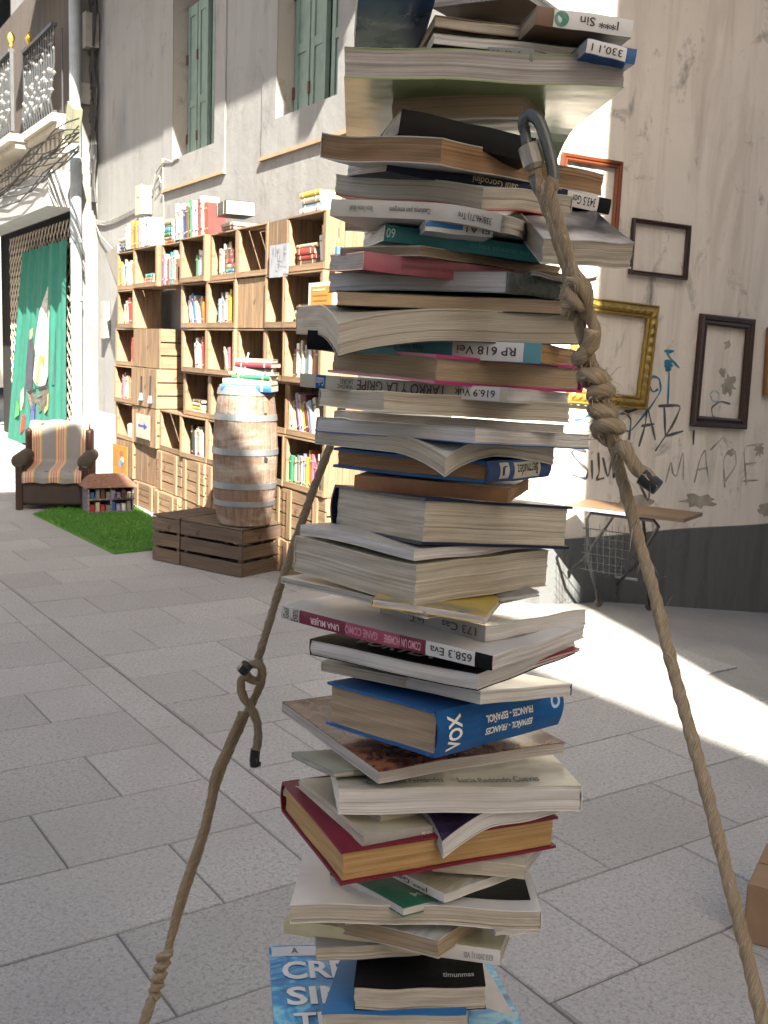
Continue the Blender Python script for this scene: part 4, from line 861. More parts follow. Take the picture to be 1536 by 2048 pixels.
# ---------------------------------------------------------------- crate shelves
CO = 0.38; RZL = rad(-59.0)          # local x points towards the viewer along the facade, local y into the wall
def to_root(o, loc, rz, sc=(1, 1, 1)): o.location = loc; o.rotation_euler = (0, 0, rz); o.scale = sc
CW, CH, CD = 0.52, 0.33, 0.27
def crate_open(mat, gaps=True):
    r = thing('wooden_crate', 'x', 'crate', (0, 0, 0)); t = .012
    for x in (0.0, CW-t):
        m = MB()
        for k in range(2): m.box((x, .002+k*CD*.5, .004), (t, 0, 0), (0, CD*.49, 0), (0, 0, CH-.008), rough=.0015)
        xx = x+t if x == 0 else x-.022
        for y in (.0, CD-.03): m.box((xx, y+.003, .012), (.022, 0, 0), (0, .022, 0), (0, 0, CH-.03))
        link('side_panel', m, mat, r)
    for nm, z in (('bottom_panel', 0.0), ('top_panel', CH-.011)):
        m = MB()
        for k in range(3): m.box((.002, .002+k*CD/3, z), (CW-.004, 0, 0), (0, CD/3-.008, 0), (0, 0, .010), rough=.0015)
        link(nm, m, mat, r)
    m = MB()
    for k in range(3): m.box((.003, CD-.009, .006+k*CH/3), (CW-.006, 0, 0), (0, .008, 0), (0, 0, CH/3-(.022 if gaps else .003)), rough=.001)
    link('back_slats', m, mat, r)
    m = MB()
    m.box((.012, -.001, .004), (CW-.024, 0, 0), (0, .010, 0), (0, 0, .035), rough=.001); link('front_lip', m, mat, r)
    return r
def crate_closed(mat, n=4, frame=True, vert=False):
    r = thing('wooden_crate', 'x', 'crate', (0, 0, 0)); t = .012
    for x in (0.0, CW-t):
        m = MB()
        for k in range(3): m.box((x, .012, .004+k*CH/3), (t, 0, 0), (0, CD-.014, 0), (0, 0, CH/3-.012), rough=.0015)
        link('side_panel', m, mat, r)
    m = MB(); m.box((.001, .012, CH-.011), (CW-.002, 0, 0), (0, CD-.016, 0), (0, 0, .010)); link('top_panel', m, mat, r)
    m = MB()
    if vert:
        for k in range(n): m.box((.002+k*CW/n, .0, .003), (CW/n-.004, 0, 0), (0, .012, 0), (0, 0, CH-.006), rough=.0015)
    else:
        for k in range(n): m.box((.002, .0, .004+k*CH/n), (CW-.004, 0, 0), (0, .012, 0), (0, 0, CH/n-.011), rough=.0018)
    link('front_slats', m, mat, r)
    if frame:
        for x in (.07, CW-.13): m = MB(); m.box((x, -.012, .006), (.05, 0, 0), (0, .0118, 0), (0, 0, CH-.012), rough=.001); link('batten', m, mat, r)
    m = MB(); m.box((.014, .06, .01), (CW-.028, 0, 0), (0, .01, 0), (0, 0, CH-.03)); link('gap_shade_sheet', m, m_simple('crate_painted_shade', (.05, .035, .025), .9), r)  # dark sheet added behind the slats, its colour stands for the inside shade
    return r
protos = {'open': crate_open(CRATE), 'slat': crate_closed(CRATE), 'plank': crate_closed(CRATE, 4, False, True)}
used = set()
def copy_tree(o, parent=None):
    c = o.copy(); COL.objects.link(c)
    if parent is not None: c.parent = parent
    for ch in list(o.children): copy_tree(ch, c)
    return c
def put_crate(kind, s_hi, s_lo, z, label, h=CH, off=CO, dd=0.0, rz=RZL, loc=None, mat=None, tilt=0.0):
    p = protos[kind]; o = p if kind not in used else copy_tree(p); used.add(kind)
    to_root(o, loc or LW(s_hi, off+dd+random.Random(s_hi*7+z).uniform(-.02, .02), z), rz+tilt*2.8, (((s_hi-s_lo)*KS-.006)/CW, 1, (h*KS-.004)/CH)); tag(o, label, 'crate', 'wooden crates stacked into shelves'); return o
SH = [4.65, 4.10, 3.47, 2.88, 2.35, 1.82, 1.30, 1.00, 0.44]
ZR = [2.01, 1.67, 1.335, 1.0, .665, .33, .112]
rown = ['top row', 'second row', 'third row', 'fourth row', 'fifth row', 'sixth row', 'bottom row']; coln = ['first', 'second', 'third', 'fourth', 'fifth', 'sixth', 'seventh', 'last']
lay = {0: 'oooooopo', 1: 'o..oopoo', 2: 'op.ooooo', 3: 'op.ooooo', 4: 'opooosoo', 5: 'ppssssss', 6: 'ssssssss'}
kinds = {'o': 'open', 's': 'slat', 'p': 'plank'}
desc = {'o': 'open-fronted crate', 's': 'slatted crate shown from outside', 'p': 'boarded crate shown from outside'}
rs = random.Random(21)
for r_ in range(7):
    for c_ in range(8):
        k = lay[r_][c_]
        if k == '.': continue
        z = ZR[r_]; h = (ZR[r_-1]-z) if r_ else .34
        put_crate(kinds[k], SH[c_], SH[c_+1], z, '%s, %s of shelves, %s from the left' % (desc[k], rown[r_], coln[c_]), h, dd=rs.uniform(-.015, .02), tilt=rs.uniform(-.015, .015))
SHC = {'red': (.50, .04, .035), 'orange': (.62, .20, .03), 'yellow': (.66, .48, .05), 'white': (.66, .65, .62), 'cream': (.56, .50, .36), 'pale blue': (.25, .40, .55), 'blue': (.03, .13, .34), 'dark blue': (.02, .03, .09), 'teal': (.02, .28, .32),
       'green': (.03, .20, .10), 'purple': (.20, .10, .32), 'pink': (.50, .16, .22), 'brown': (.14, .07, .04), 'grey': (.25, .25, .25), 'black': (.02, .02, .02), 'lilac': (.36, .32, .52), 'beige': (.46, .38, .27), 'maroon': (.18, .03, .045)}
SHM = {k: m_simple('shelf_'+k.replace(' ', '_'), mul(v, .72), .45, 0, 40, .15, .15) for k, v in SHC.items()}; SPG = m_simple('shelf_pages', (.38, .34, .28), .9)
sbm = {}
def small_book(color, w, h, d):
    """local: spine faces -y, x across, z up"""
    key = (color, round(w, 3), round(h, 2), round(d, 2))
    if key not in sbm:
        m = MB(); t = .0025
        m.box((0, 0, 0), (t, 0, 0), (0, d, 0), (0, 0, h)); m.box((w-t, 0, 0), (t, 0, 0), (0, d, 0), (0, 0, h))
        m.grid(lambda i, j: (w*i, -.005*math.sin(math.pi*i), h*j), 6, 1); m.grid(lambda i, j: (w*i, .0, h*j), 6, 1)
        m.box((t, .002, .002), (w-2*t, 0, 0), (0, d-.005, 0), (0, 0, h-.004), mi=1)
        for zz in (.16, .80): 
            if w > .018: m.box((.003, -.0068, h*zz), (w-.006, 0, 0), (0, .0015, 0), (0, 0, h*.035), mi=2 if color not in ('white', 'cream') else 3)
        b = len(m.v); me = bpy.data.meshes.new('book'); me.from_pydata([tuple(v) for v in m.v], [], m.f); me.polygons.foreach_set('material_index', m.mi)
        for mt in (SHM[color], SPG, SHM['cream'], SHM['maroon']): me.materials.append(mt)
        sbm[key] = me
    return sbm[key]
BX = Vector((math.cos(RZL), math.sin(RZL), 0)); BY = Vector((-math.sin(RZL), math.cos(RZL), 0))
def put_small(color, w, h, d, base, lean=0.0, flat=False, label='', group='books on the crate shelves', yaw=0.0, rz=RZL):
    o = bpy.data.objects.new('shelf_book', small_book(color, w, h, d)); COL.objects.link(o)
    M_ = Matrix.Rotation(rz+yaw, 4, 'Z')
    if flat: M_ = M_ @ Matrix.Rotation(rad(90), 4, 'Y')
    else: M_ = M_ @ Matrix.Rotation(lean, 4, 'Y')
    M_.translation = base; o.matrix_world = M_; tag(o, label, 'book', group)
ordn = ['leftmost', 'second', 'third', 'fourth', 'fifth', 'sixth', 'seventh', 'eighth', 'ninth', 'tenth', 'eleventh', 'twelfth', 'thirteenth', 'fourteenth', 'fifteenth', 'sixteenth', 'seventeenth', 'eighteenth', 'nineteenth', 'twentieth', 'rightmost', 'last', 'end', 'final']
def fill(s_hi, z, cols, where, x0=.05, lean=0.0, hmin=.18, hmax=.25, y0=.02):
    x = x0
    if z < 2.3 and len(cols) > 2:
        pool = ['cream', 'white', 'grey', 'maroon', 'beige', 'blue', 'brown', 'pale blue', 'red', 'green', 'orange']; cols = list(cols); extra = int((.44-x0)/.042)-len(cols)
        cols += [rs.choice(pool) for _ in range(max(0, extra))]
    for i, c_ in enumerate(cols):
        w = rs.choice([.026, .034, .042, .052]); h = round(rs.uniform(hmin, hmax)*1.12, 2); ln = lean+rs.uniform(-.03, .03)
        p = LW(s_hi, CO, z) + BX*x + BY*(y0+rs.uniform(0, .02)) + Vector((0, 0, .012+max(0, w*math.sin(abs(ln)))))
        put_small(c_, w, h, .15, p, -abs(ln) if lean < 0 else ln, label='%s book, %s %s' % (c_, ordn[i], where)); x += w+.004
def pile(s_hi, z, cols, where, x0=.2, ln=.22, y0=.02, d=.16):
    zz = z+.012
    for i, c_ in enumerate(cols):
        w = rs.choice([.026, .032, .040]); h = round(rs.uniform(ln*.85, ln), 2)
        p = LW(s_hi, CO, zz)+Vector((0, 0, w)) + BX*(x0+rs.uniform(-.01, .01)) + BY*(y0+rs.uniform(0, .02))
        put_small(c_, w, h, d, p, flat=True, label='%s book lying flat, %s, %s' % (c_, 'lowest' if i == 0 else ordn[i]+' up', where)); zz += (w+.001)/KS
Z = ZR; S = SH
fill(S[0], Z[0], ['orange', 'orange', 'white', 'maroon', 'grey', 'white', 'pale blue'], 'in the first crate of the top row', .05, -.20)
pile(S[1], Z[0], ['brown', 'pink', 'orange', 'teal'], 'in the second crate of the top row', .22, .24)
fill(S[2], Z[0], ['purple', 'white', 'cream', 'red', 'cream', 'teal'], 'in the third crate of the top row', .06)
fill(S[3], Z[0], ['green', 'white', 'white', 'pink', 'dark blue', 'orange'], 'in the fourth crate of the top row', .22)
fill(S[4], Z[0], ['cream', 'grey', 'white', 'brown'], 'in the fifth crate of the top row', .14); pile(S[4], Z[0], ['pale blue', 'teal', 'cream', 'red'], 'in the fifth crate of the top row', .30, .19)
pile(S[7]+.02, Z[0], ['beige', 'brown', 'red', 'red', 'beige'], 'in the last crate of the top row', .10, .30)
fill(S[7], Z[0], ['white', 'yellow'], 'in the last crate of the top row', .44, -.15)
fill(S[0], Z[1], ['cream', 'grey', 'grey', 'red'], 'in the first crate of the second row', .20, -.1)
fill(S[3], Z[1], ['white', 'lilac', 'cream', 'blue', 'white'], 'in the fourth crate of the second row', .10, -.30)
fill(S[4], Z[1], ['pale blue', 'grey', 'grey', 'white', 'orange', 'yellow'], 'in the fifth crate of the second row', .16, -.06)
fill(S[0], Z[2], ['pink', 'red'], 'in the first crate of the third row', .40)
fill(S[3], Z[2], ['white', 'white', 'cream'], 'in the fourth crate of the third row', .22, -.18); fill(S[4], Z[2], ['beige', 'beige', 'pink'], 'in the fifth crate of the third row', .28, -.2, .12, .18)
pile(S[5], Z[2], ['cream', 'grey', 'beige', 'cream'], 'in the sixth crate of the third row', .10, .24)
fill(S[7], Z[2], ['brown', 'white', 'beige', 'cream', 'grey', 'teal', 'white', 'orange', 'black', 'pale blue', 'beige'], 'in the last crate of the third row', .05)
fill(S[0], Z[3], ['brown', 'pink', 'grey', 'cream'], 'in the first crate of the fourth row', .10)
pile(S[3], Z[3], ['cream', 'yellow', 'cream', 'brown'], 'in the fourth crate of the fourth row', .20, .2)
fill(S[7], Z[3], ['cream', 'cream', 'beige', 'maroon', 'lilac', 'cream', 'yellow', 'maroon', 'white', 'pale blue', 'cream'], 'in the last crate of the fourth row', .04, -.30)
fill(S[3], Z[4], ['black', 'red', 'white', 'orange', 'white', 'cream'], 'in the fourth crate of the fifth row', .18, -.08)
fill(S[7], Z[4], ['green', 'cream', 'grey', 'cream', 'lilac', 'yellow', 'orange', 'pink', 'pink', 'cream', 'white'], 'in the last crate of the fifth row', .05)
fill(S[0], Z[4], ['beige', 'white'], 'in the first crate of the fifth row', .30, -.2, .1, .14)
pile(S[7], Z[1], ['grey', 'beige', 'cream', 'brown'], 'in the last crate of the second row', .08, .26)
zt = 2.352
x = .22
pile(S[0], 2.34, ['dark blue', 'blue', 'cream', 'cream'], 'on top of the first crate', .04, .20)
top = ['cream', 'beige', 'white', 'beige', 'orange', 'orange', 'brown', 'orange', 'pink', 'beige', 'cream', 'white', 'pale blue', 'lilac', 'white', 'white']
fill(S[0], 2.342, top, 'on top of the shelf wall, left run', .26, -.12, .17, .24)
pile(S[2], 2.34, ['orange', 'cream', 'green', 'teal', 'cream', 'beige'], 'on top of the third crate', .06, .22)
fill(S[2], 2.342, ['pale blue', 'pale blue', 'cream', 'cream', 'white', 'blue', 'dark blue', 'brown', 'brown', 'green', 'white', 'beige', 'white', 'maroon', 'cream', 'cream', 'red', 'red'], 'on top of the shelf wall, middle run', .34, -.08, .20, .28)
pile(S[4], 2.34, ['maroon', 'beige'], 'on top of the fifth crate', .22, .26, .0, .2)
pile(S[7], 2.34, ['white', 'pale blue', 'beige', 'yellow'], 'on top of the last crate', .12, .30)
def bigbook(color, word, z, x0, w, h):
    o = bpy.data.objects.new('shelf_book', small_book(color, w, h, .22)); COL.objects.link(o); M_ = Matrix.Rotation(RZL-.12, 4, 'Z') @ Matrix.Rotation(rad(90), 4, 'Y')
    M_.translation = LW(S[4], CO, z+w)+BX*x0+BY*(-.02); o.matrix_world = M_; tag(o, word, 'book', 'books on the crate shelves')
bigbook('black', 'very thick dark mottled book lying on the pile above the fifth crate', 2.44, .20, .10, .28)
# posters and fittings on the crates
def plate(name, label, cat, x0, x1, y0, y1, o, mat, extra=None, t=.006):
    s0, z0 = Lpx(x0, y1, o); s1, z1 = Lpx(x1, y1, o); _, zt_ = Lpx(x0, y0, o); th_ = thing(name, label, cat, LW((s0+s1)/2, o, z0))
    m = MB(); m.box(LW(s1, o, z0), dLk*(s0-s1), nL*t, Vector((0, 0, KS*(zt_-z0)))); link('sheet', m, mat, th_)
    if extra: extra(th_, lambda u, v: LW(s0+(s1-s0)*u, o+t+.0015, z0+(zt_-z0)*v))
    return th_
def arrow(t_, fn):
    m = MB(); m.face([fn(.18, .47), fn(.62, .47), fn(.62, .56), fn(.18, .56)]); m.face([fn(.60, .38), fn(.86, .515), fn(.60, .65)]); link('arrow', m, ink((.03, .05, .30)), t_)
plate('arrow_sign', 'small cream sign with a blue arrow pointing right, nailed to a boarded crate', 'sign', 273, 300, 826, 873, CO+.03, m_simple('cream_board', (.34, .32, .27), .6), arrow)
def post(t_, fn):
    for (u, v, r_, c) in ((.62, .75, .13, (.50, .06, .05)), (.70, .58, .12, (.55, .50, .42)), (.60, .45, .15, (.10, .25, .45)), (.75, .40, .12, (.30, .12, .08)), (.68, .25, .12, (.55, .12, .06))):
        m = MB(); m.face([fn(u+r_*math.cos(k*.785), v+r_*.8*math.sin(k*.785)) for k in range(8)]); link('printed_patch', m, m_simple('poster%d' % int(v*100), c, .6), t_)
    for k in range(7):
        m = MB(); m.face([fn(.08, .82-.08*k), fn(.34, .82-.08*k), fn(.34, .84-.08*k), fn(.08, .84-.08*k)]); link('print_line', m, ink((.25, .10, .02)), t_)
plate('orange_poster', 'orange poster with a colourful printed figure on the lowest left crate', 'poster', 226.5, 255, 886, 948, CO+.03, m_simple('poster_orange', (.42, .16, .01), .6), post)
def sketch(t_, fn):
    rr = random.Random(2)
    for k in range(26):
        u, v = rr.uniform(.1, .85), rr.uniform(.08, .85); m = MB(); a, b = (.015, rr.uniform(.1, .3)) if k % 2 else (rr.uniform(.08, .2), .012)
        m.face([fn(u, v), fn(min(.95, u+a), v), fn(min(.95, u+a), min(.95, v+b)), fn(u, min(.95, v+b))]); link('pencil_stroke', m, ink((.09, .095, .12)), t_)
plate('house_drawing', 'pale pencil drawing of a house front pinned on a top row crate', 'drawing', 540, 576, 492, 556, CO+.03, m_simple('drawing_paper', (.26, .27, .30), .6), sketch)
s0, z0 = Lpx(622, 612, CO+.03)
ob = thing('orange_booklet', 'orange booklet with a white edge standing in front of the last crate', 'booklet', LW(s0, CO+.03, z0))
m = MB(); m.box(LW(s0, CO+.03, 1.70), dL*-.34, nL*.02, Vector((0, 0, .25)), mi=0); link('white_edge', m, SHM['white'], ob)
m = MB(); m.box(LW(s0-.045, CO+.052, 1.70), dL*-.28, nL*.004, Vector((0, 0, .225))); link('cover', m, m_simple('booklet_orange', (.42, .17, .015), .5), ob)
for k in range(6):
    m = MB(); z_ = 1.885-.03*k; m.box(LW(s0-.07, CO+.057, z_), dL*-(.20 if k else .16), nL*.001, Vector((0, 0, .008))); link('print_line', m, ink((.30, .12, .02)) if k else INKW, ob)
# slim things hanging on the boards
for x, y0_, y1_ in ((283, 752, 800), (301, 752, 806)):
    m = MB(); a = pxL(x, y0_, CO+.035); b = pxL(x-1, y1_-14, CO+.035); m.tube([a, b], .008, 6); t = thing('hanging_brush', 'dark-handled brush with pale blue tip hanging on the boarded crates, %s of the two' % ('left' if x < 290 else 'right'), 'brush', b)
    link('handle', m, BLACK, t); m = MB(); m.tube([b, pxL(x-1, y1_, CO+.035)], [.014, .022], 6); link('bristles', m, SHM['pale blue'], t)
m = MB(); a = pxL(678, 455, CO+.03); b = pxL(678, 478, CO+.03); t = thing('hanging_float', 'yellow and blue float hanging from the side of the highest right crate', 'float', b); m.tube([a, b], .004, 5); link('cord', m, BLACK, t)
m = MB(); m.lathe(b-Vector((0, 0, .045)), [(.012, 0), (.02, .02), (.012, .045)], 10); link('cap', m, SHM['yellow'], t); m = MB(); m.lathe(b-Vector((0, 0, .12)), [(.012, 0), (.026, .03), (.02, .075)], 10); link('body', m, SHM['blue'], t)
# metal flap / hopper left of the shelves
m = MB(); a = [pxL(189, 490, .02), pxL(222, 548, .02), pxL(224, 506, CO), pxL(254, 468, CO-.1)]
c1 = LW(5.35, .01, 2.30); h1 = thing('board_hopper', 'grey wedge-shaped board box fixed to the wall left of the shelves', 'board box', c1)
m = MB(); A_, B_, C_, D_ = LW(5.30, .02, 2.52), LW(4.66, .02, 2.52), LW(4.66, .36, 2.42), LW(5.25, .30, 2.38); A2, B2, C2, D2 = LW(4.95, .02, 1.98), LW(4.66, .02, 1.98), LW(4.66, .34, 2.02), LW(4.80, .30, 2.0)
m.face([A_, B_, C_, D_]); m.face([D_, C_, C2, D2]); m.face([A_, D_, D2, A2]); m.face([B_, C_, C2, B2]); m.face([A2, B2, C2, D2]); link('panel', m, m_simple('weathered_board', (.26, .235, .20), .85, 0, 30, .4), h1)
# ---------------------------------------------------------------- barrel on two low crates
A0 = gnd(305, 1120); A1 = gnd(482, 1156); uu = (A1-A0).normalized(); vv = Vector((-uu.y, uu.x, 0)); ang = math.atan2(uu.y, uu.x); LEN = (A1-A0).length
def low_crate(label, x0, w, d, h, group='low slatted crates under the barrel'):
    r = thing('slatted_crate', label, 'crate', A0+uu*x0, group); o = A0+uu*x0
    for nm, q, e, l, nrm in (('front_slats', o, uu, w, -vv), ('back_slats', o+vv*(d-.014), uu, w, vv)):
        m = MB()
        for k in range(3): m.box(q+Vector((0, 0, .006+k*h/3)), e*l, vv*.014, Vector((0, 0, h/3-.022)), rough=.003)
        link(nm, m, CRATE2, r)
    for x in (.002, w-.016):
        m = MB()
        for k in range(3): m.box(o+uu*x+vv*.016+Vector((0, 0, .004+k*h/3)), uu*.014, vv*(d-.032), Vector((0, 0, h/3-.024)), rough=.003)
        link('side_slats', m, CRATE2, r)
    for x in (.018, w-.046):
        for y in (.018, d-.046): m = MB(); m.box(o+uu*x+vv*y+Vector((0, 0, .002)), uu*.028, vv*.028, Vector((0, 0, h-.016))); link('corner_post', m, CRATE2, r)
    m = MB()
    for k in range(4): m.box(o+vv*(.003+k*d/4)+Vector((0, 0, h-.010)), uu*w, vv*(d/4-.008), Vector((0, 0, .012)), rough=.002)
    link('top_boards', m, CRATE2, r)
    return r
low_crate('dark slatted crate on the paving left of the barrel', 0.0, .27, .50, .335); low_crate('dark slatted crate carrying the barrel', .285, LEN-.285, .50, .335)
bc = dep(488, 1040, 7.2); bc = Vector((bc.x, 7.2, .347)); BH = .94
def br_(z): t = z/BH; return .172+.048*math.sin(math.pi*min(1, max(0, .04+t*.92)))**.8
bar = thing('oak_barrel', 'weathered oak barrel with grey hoops standing on a dark slatted crate', 'barrel', bc)
m = MB(); m.lathe(bc, [(br_(z*BH/30), z*BH/30) for z in range(31)]+[(br_(BH)-.02, BH), (br_(BH)-.025, BH-.05)], 120)
for i_ in range(33):
    for k_ in range(0, 120, 5):
        v_ = m.v[i_*120+k_]; d_ = Vector((v_.x-bc.x, v_.y-bc.y, 0)).normalized(); v_ -= d_*.0035
link('staves', m, BAR, bar, smooth=False)
for z in (.05, .27, .50, .73, .90)[0:5]:
    if z == .05: continue
    m = MB(); m.lathe(bc, [(br_(z-.022)+.001, z-.022), (br_(z-.022)+.006, z-.02), (br_(z+.022)+.006, z+.02), (br_(z+.022)+.001, z+.022)], 40); link('hoop', m, METG, bar)
m = MB(); m.lathe(bc, [(br_(.15-.02)+.001, .13), (br_(.13)+.006, .132), (br_(.17)+.006, .168), (br_(.17)+.001, .17)], 40); link('hoop', m, METG, bar)
def on_barrel(px_, py_, r_):
    c = dep(px_, py_, 7.0); dz = c.z-bc.z; d = Vector((c.x-bc.x, 0, 0)); rr = br_(dz); x = max(-rr*.95, min(rr*.95, d.x)); return Vector((bc.x+x, bc.y-math.sqrt(rr*rr-x*x)-.001, c.z))
for (x, y, r_) in ((529, 921, .018), (529, 829, .009)):
    c = on_barrel(x, y, r_); m = MB(); m.lathe(Vector((0, 0, 0)), [(r_, -.002), (r_, .004)], 14)
    R_ = Matrix.Rotation(rad(90), 3, 'X'); m.v = [c+R_ @ v for v in m.v]; link('bung_hole', m, DARK, bar)
c = on_barrel(505, 838, 0); m = MB()
for k in range(12):
    t0, t1 = rad(60+k*20), rad(60+(k+1)*20); f = lambda t_, q: Vector((c.x+math.cos(t_)*q, c.y-.004+abs(math.cos(t_))*.004, c.z+math.sin(t_)*q)); w0 = .012*math.sin(math.pi*k/12); w1 = .012*math.sin(math.pi*(k+1)/12)
    m.face([f(t0, .032), f(t0, .032-w0), f(t1, .032-w1), f(t1, .032)])
link('painted_crescent', m, m_simple('grey_stencil', (.20, .18, .16), .8), bar)
zz = bc.z+BH-.035; i = 0
for (c_, w, ln, x0, yw) in (('blue', .045, .34, -.15, .0), ('beige', .035, .33, -.14, .03), ('green', .025, .26, -.08, -.05), ('cream', .02, .30, -.10, .04), ('grey', .03, .26, -.07, .1), ('maroon', .03, .25, -.06, -.08), ('beige', .025, .25, -.06, .05)):
    M_ = Matrix.Rotation(-.12+yw, 4, 'Z') @ Matrix.Rotation(rad(90), 4, 'Y'); o = bpy.data.objects.new('barrel_book', small_book(c_, w, ln, .22)); COL.objects.link(o)
    M_.translation = Vector((bc.x+x0, bc.y-.13, zz+w)); o.matrix_world = M_; tag(o, '%s book in the tied pile on the barrel, %s from the bottom' % (c_, ['first', 'second', 'third', 'fourth', 'fifth', 'sixth', 'seventh'][i]), 'book', 'books tied up on the barrel'); zz += w+.001; i += 1
m = MB(); m.tube([Vector((bc.x+q, bc.y-.14, z_)) for q, z_ in ((-.03, bc.z+BH-.03), (.0, bc.z+BH+.08), (.03, bc.z+BH+.22))], .005, 6)
one('white_cord', m, m_simple('white_cord', (.66, .64, .6), .7), 'white cord tied slantwise round the books on the barrel', 'cord')
# ---------------------------------------------------------------- armchair
ac = (gnd(30, 1022)+gnd(190, 1022))*.5; ac = Vector((ac.x, ac.y+.36, 0)); arz = .16
chair = thing('armchair', 'old brown armchair with rolled arms covered by an orange-striped blanket', 'armchair', (0, 0, 0))
AB = m_simple('brown_upholstery', (.045, .032, .026), .9, 0, 200, .5); AG = m_simple('olive_arm_cover', (.055, .045, .032), .9, 0, 200, .5); AW = m_wood('chair_wood', (.035, .013, .010), (.07, .028, .02), .4)
def stripe():
    n = N('striped_blanket'); c = n.new('ShaderNodeUVMap'); sp = n.new('ShaderNodeSeparateXYZ'); n.l(c.outputs[0], sp.inputs[0])
    mu = n.new('ShaderNodeMath', operation='FRACT'); m1 = n.new('ShaderNodeMath', operation='MULTIPLY'); n.l(sp.outputs[0], m1.inputs[0]); m1.inputs[1].default_value = 2.35
    n.l(m1.outputs[0], mu.inputs[0]); r = n.ramp(mu.outputs[0], [(0.0, (.20, .197, .19)), (.10, (.55, .30, .08)), (.14, (.50, .42, .33)), (.17, (.38, .17, .10)), (.24, (.50, .40, .30)), (.27, (.36, .17, .11)), (.34, (.50, .40, .30)), (.37, (.38, .18, .11)), (.43, (.52, .42, .32)), (.46, (.56, .31, .08)), (.52, (.20, .197, .19))], 'CONSTANT')
    f = n.noise(n.co('Object'), 120, 3); n.color(n.mix(n.ramp(f, [(.4, 0), (.7, .25)]), r, (.3, .28, .26))); n.rough(.95); n.bump(f, .4, .004); return n.m
BLK = stripe(); hw = .375
def rbox(mb, x0, x1, y0, y1, z0, z1, r=.04, mi=0):
    for seg in ((x0+r, x1-r, y0, y1, z0+r, z1-r), ): pass
    bm = bmesh.new(); bmesh.ops.create_cube(bm, size=1)
    for v in bm.verts: v.co = Vector((x0+(v.co.x+.5)*(x1-x0), y0+(v.co.y+.5)*(y1-y0), z0+(v.co.z+.5)*(z1-z0)))
    bmesh.ops.bevel(bm, geom=list(bm.edges), offset=min(r, (x1-x0)*.45, (y1-y0)*.45, (z1-z0)*.45), segments=4, profile=.5, affect='EDGES')
    for f in bm.faces: mb.face([v.co.copy() for v in f.verts], None, mi)
    bm.free()
m = MB(); rbox(m, -hw+.06, hw-.06, -.36, .30, .05, .40, .04); link('seat', m, AB, chair, smooth=True)
m = MB(); rbox(m, -.29, .29, .16, .36, .30, .86, .07); link('backrest', m, AB, chair, smooth=True)
for sg in (-1, 1):
    m = MB(); rbox(m, sg*.30-.05, sg*.30+.05, -.33, .30, .04, .48, .02); link('arm_side', m, AB, chair)
    m = MB(); c0 = Vector((sg*.315, -.37, .50)); n_ = 18
    m.tube([c0, c0+Vector((0, .02, 0)), c0+Vector((0, .6, .02)), c0+Vector((0, .64, .02))], [.055, .075, .07, .045], 18); link('arm_roll', m, AG, chair, smooth=True)
    m = MB(); rbox(m, sg*.315-.035, sg*.315+.035, -.375, -.33, .0, .46, .012); link('arm_front', m, AW, chair)
    m = MB(); rbox(m, sg*.30-.035, sg*.30+.035, .10, .30, .46, .80, .03); link('wing', m, AW, chair)
m = MB()
prof = [(.33, .60), (.35, .80), (.30, .885), (.22, .885), (.155, .83), (.135, .70), (.125, .56), (.12, .46), (.06, .44), (-.10, .425), (-.28, .415), (-.375, .39), (-.395, .34), (-.39, .285)]
def bl_(i, j):
    q = j*(len(prof)-1); k = min(len(prof)-2, int(q)); f = q-k; y, z = prof[k][0]*(1-f)+prof[k+1][0]*f, prof[k][1]*(1-f)+prof[k+1][1]*f
    w = .285 + (.0 if j > .5 else .0); x = (i-.5)*2*w
    if k <= 4: x *= 1.03
    return (x, y+.004*math.sin(i*23+j*8)-.004, z+.006*math.sin(i*17+j*5)-(.02*abs(i-.5)*2 if k < 4 else 0))
m.grid(bl_, 40, 52, lambda i, j: (i+.02, j)); link('striped_blanket', m, BLK, chair, smooth=True)
to_root(chair, ac+Vector((-.09, 0, 0)), arz, (.92, .92, .89))
# ---------------------------------------------------------------- green mat, model house, cardboard box
m = MB(); q = [gnd(66, 1030), gnd(228, 1109), gnd(330, 1098), gnd(318, 1046), gnd(258, 1006), gnd(150, 1008)]; cen = sum(q, Vector())/6
bmh = [p+Vector((0, 0, .014)) for p in q]
m.face(bmh); 
for k in range(6): m.face([q[k], q[(k+1) % 6], bmh[(k+1) % 6], bmh[k]])
mat_o = one('turf_mat', m, TURF, 'bright green artificial turf mat on the paving in front of the crates', 'mat', merge=True)
m = MB(); rs2 = random.Random(8)
hull = [(p.x, p.y) for p in q]
def inside(x, y):
    r = False; j = 5
    for i in range(6):
        if (hull[i][1] > y) != (hull[j][1] > y) and x < (hull[j][0]-hull[i][0])*(y-hull[i][1])/(hull[j][1]-hull[i][1])+hull[i][0]: r = not r
        j = i
    return r
for _ in range(26000):
    x, y = rs2.uniform(-3.3, -1.4), rs2.uniform(7.5, 10.6)
    if not inside(x, y): continue
    a = rs2.uniform(0, 6.28); w = .004; dx, dy = math.cos(a)*w, math.sin(a)*w; hx, hy = rs2.uniform(-.008, .008), rs2.uniform(-.008, .008)
    m.face([(x-dx, y-dy, .013), (x+dx, y+dy, .013), (x+hx, y+hy, .013+rs2.uniform(.012, .024))])
tag(link('grass_blades', m, TURF, mat_o), kind='stuff')
hc = gnd(205, 1028); mh = thing('model_house', 'small coloured model house made of little books on the green mat', 'model house', (0, 0, 0)); hwid, hdep = .36, .26
Wd = m_image('house_collage', [(.35, .12, .08), (.40, .30, .16), (.10, .10, .22), (.45, .35, .30), (.06, .04, .04)], 22, .5, 3, .6)
m = MB()
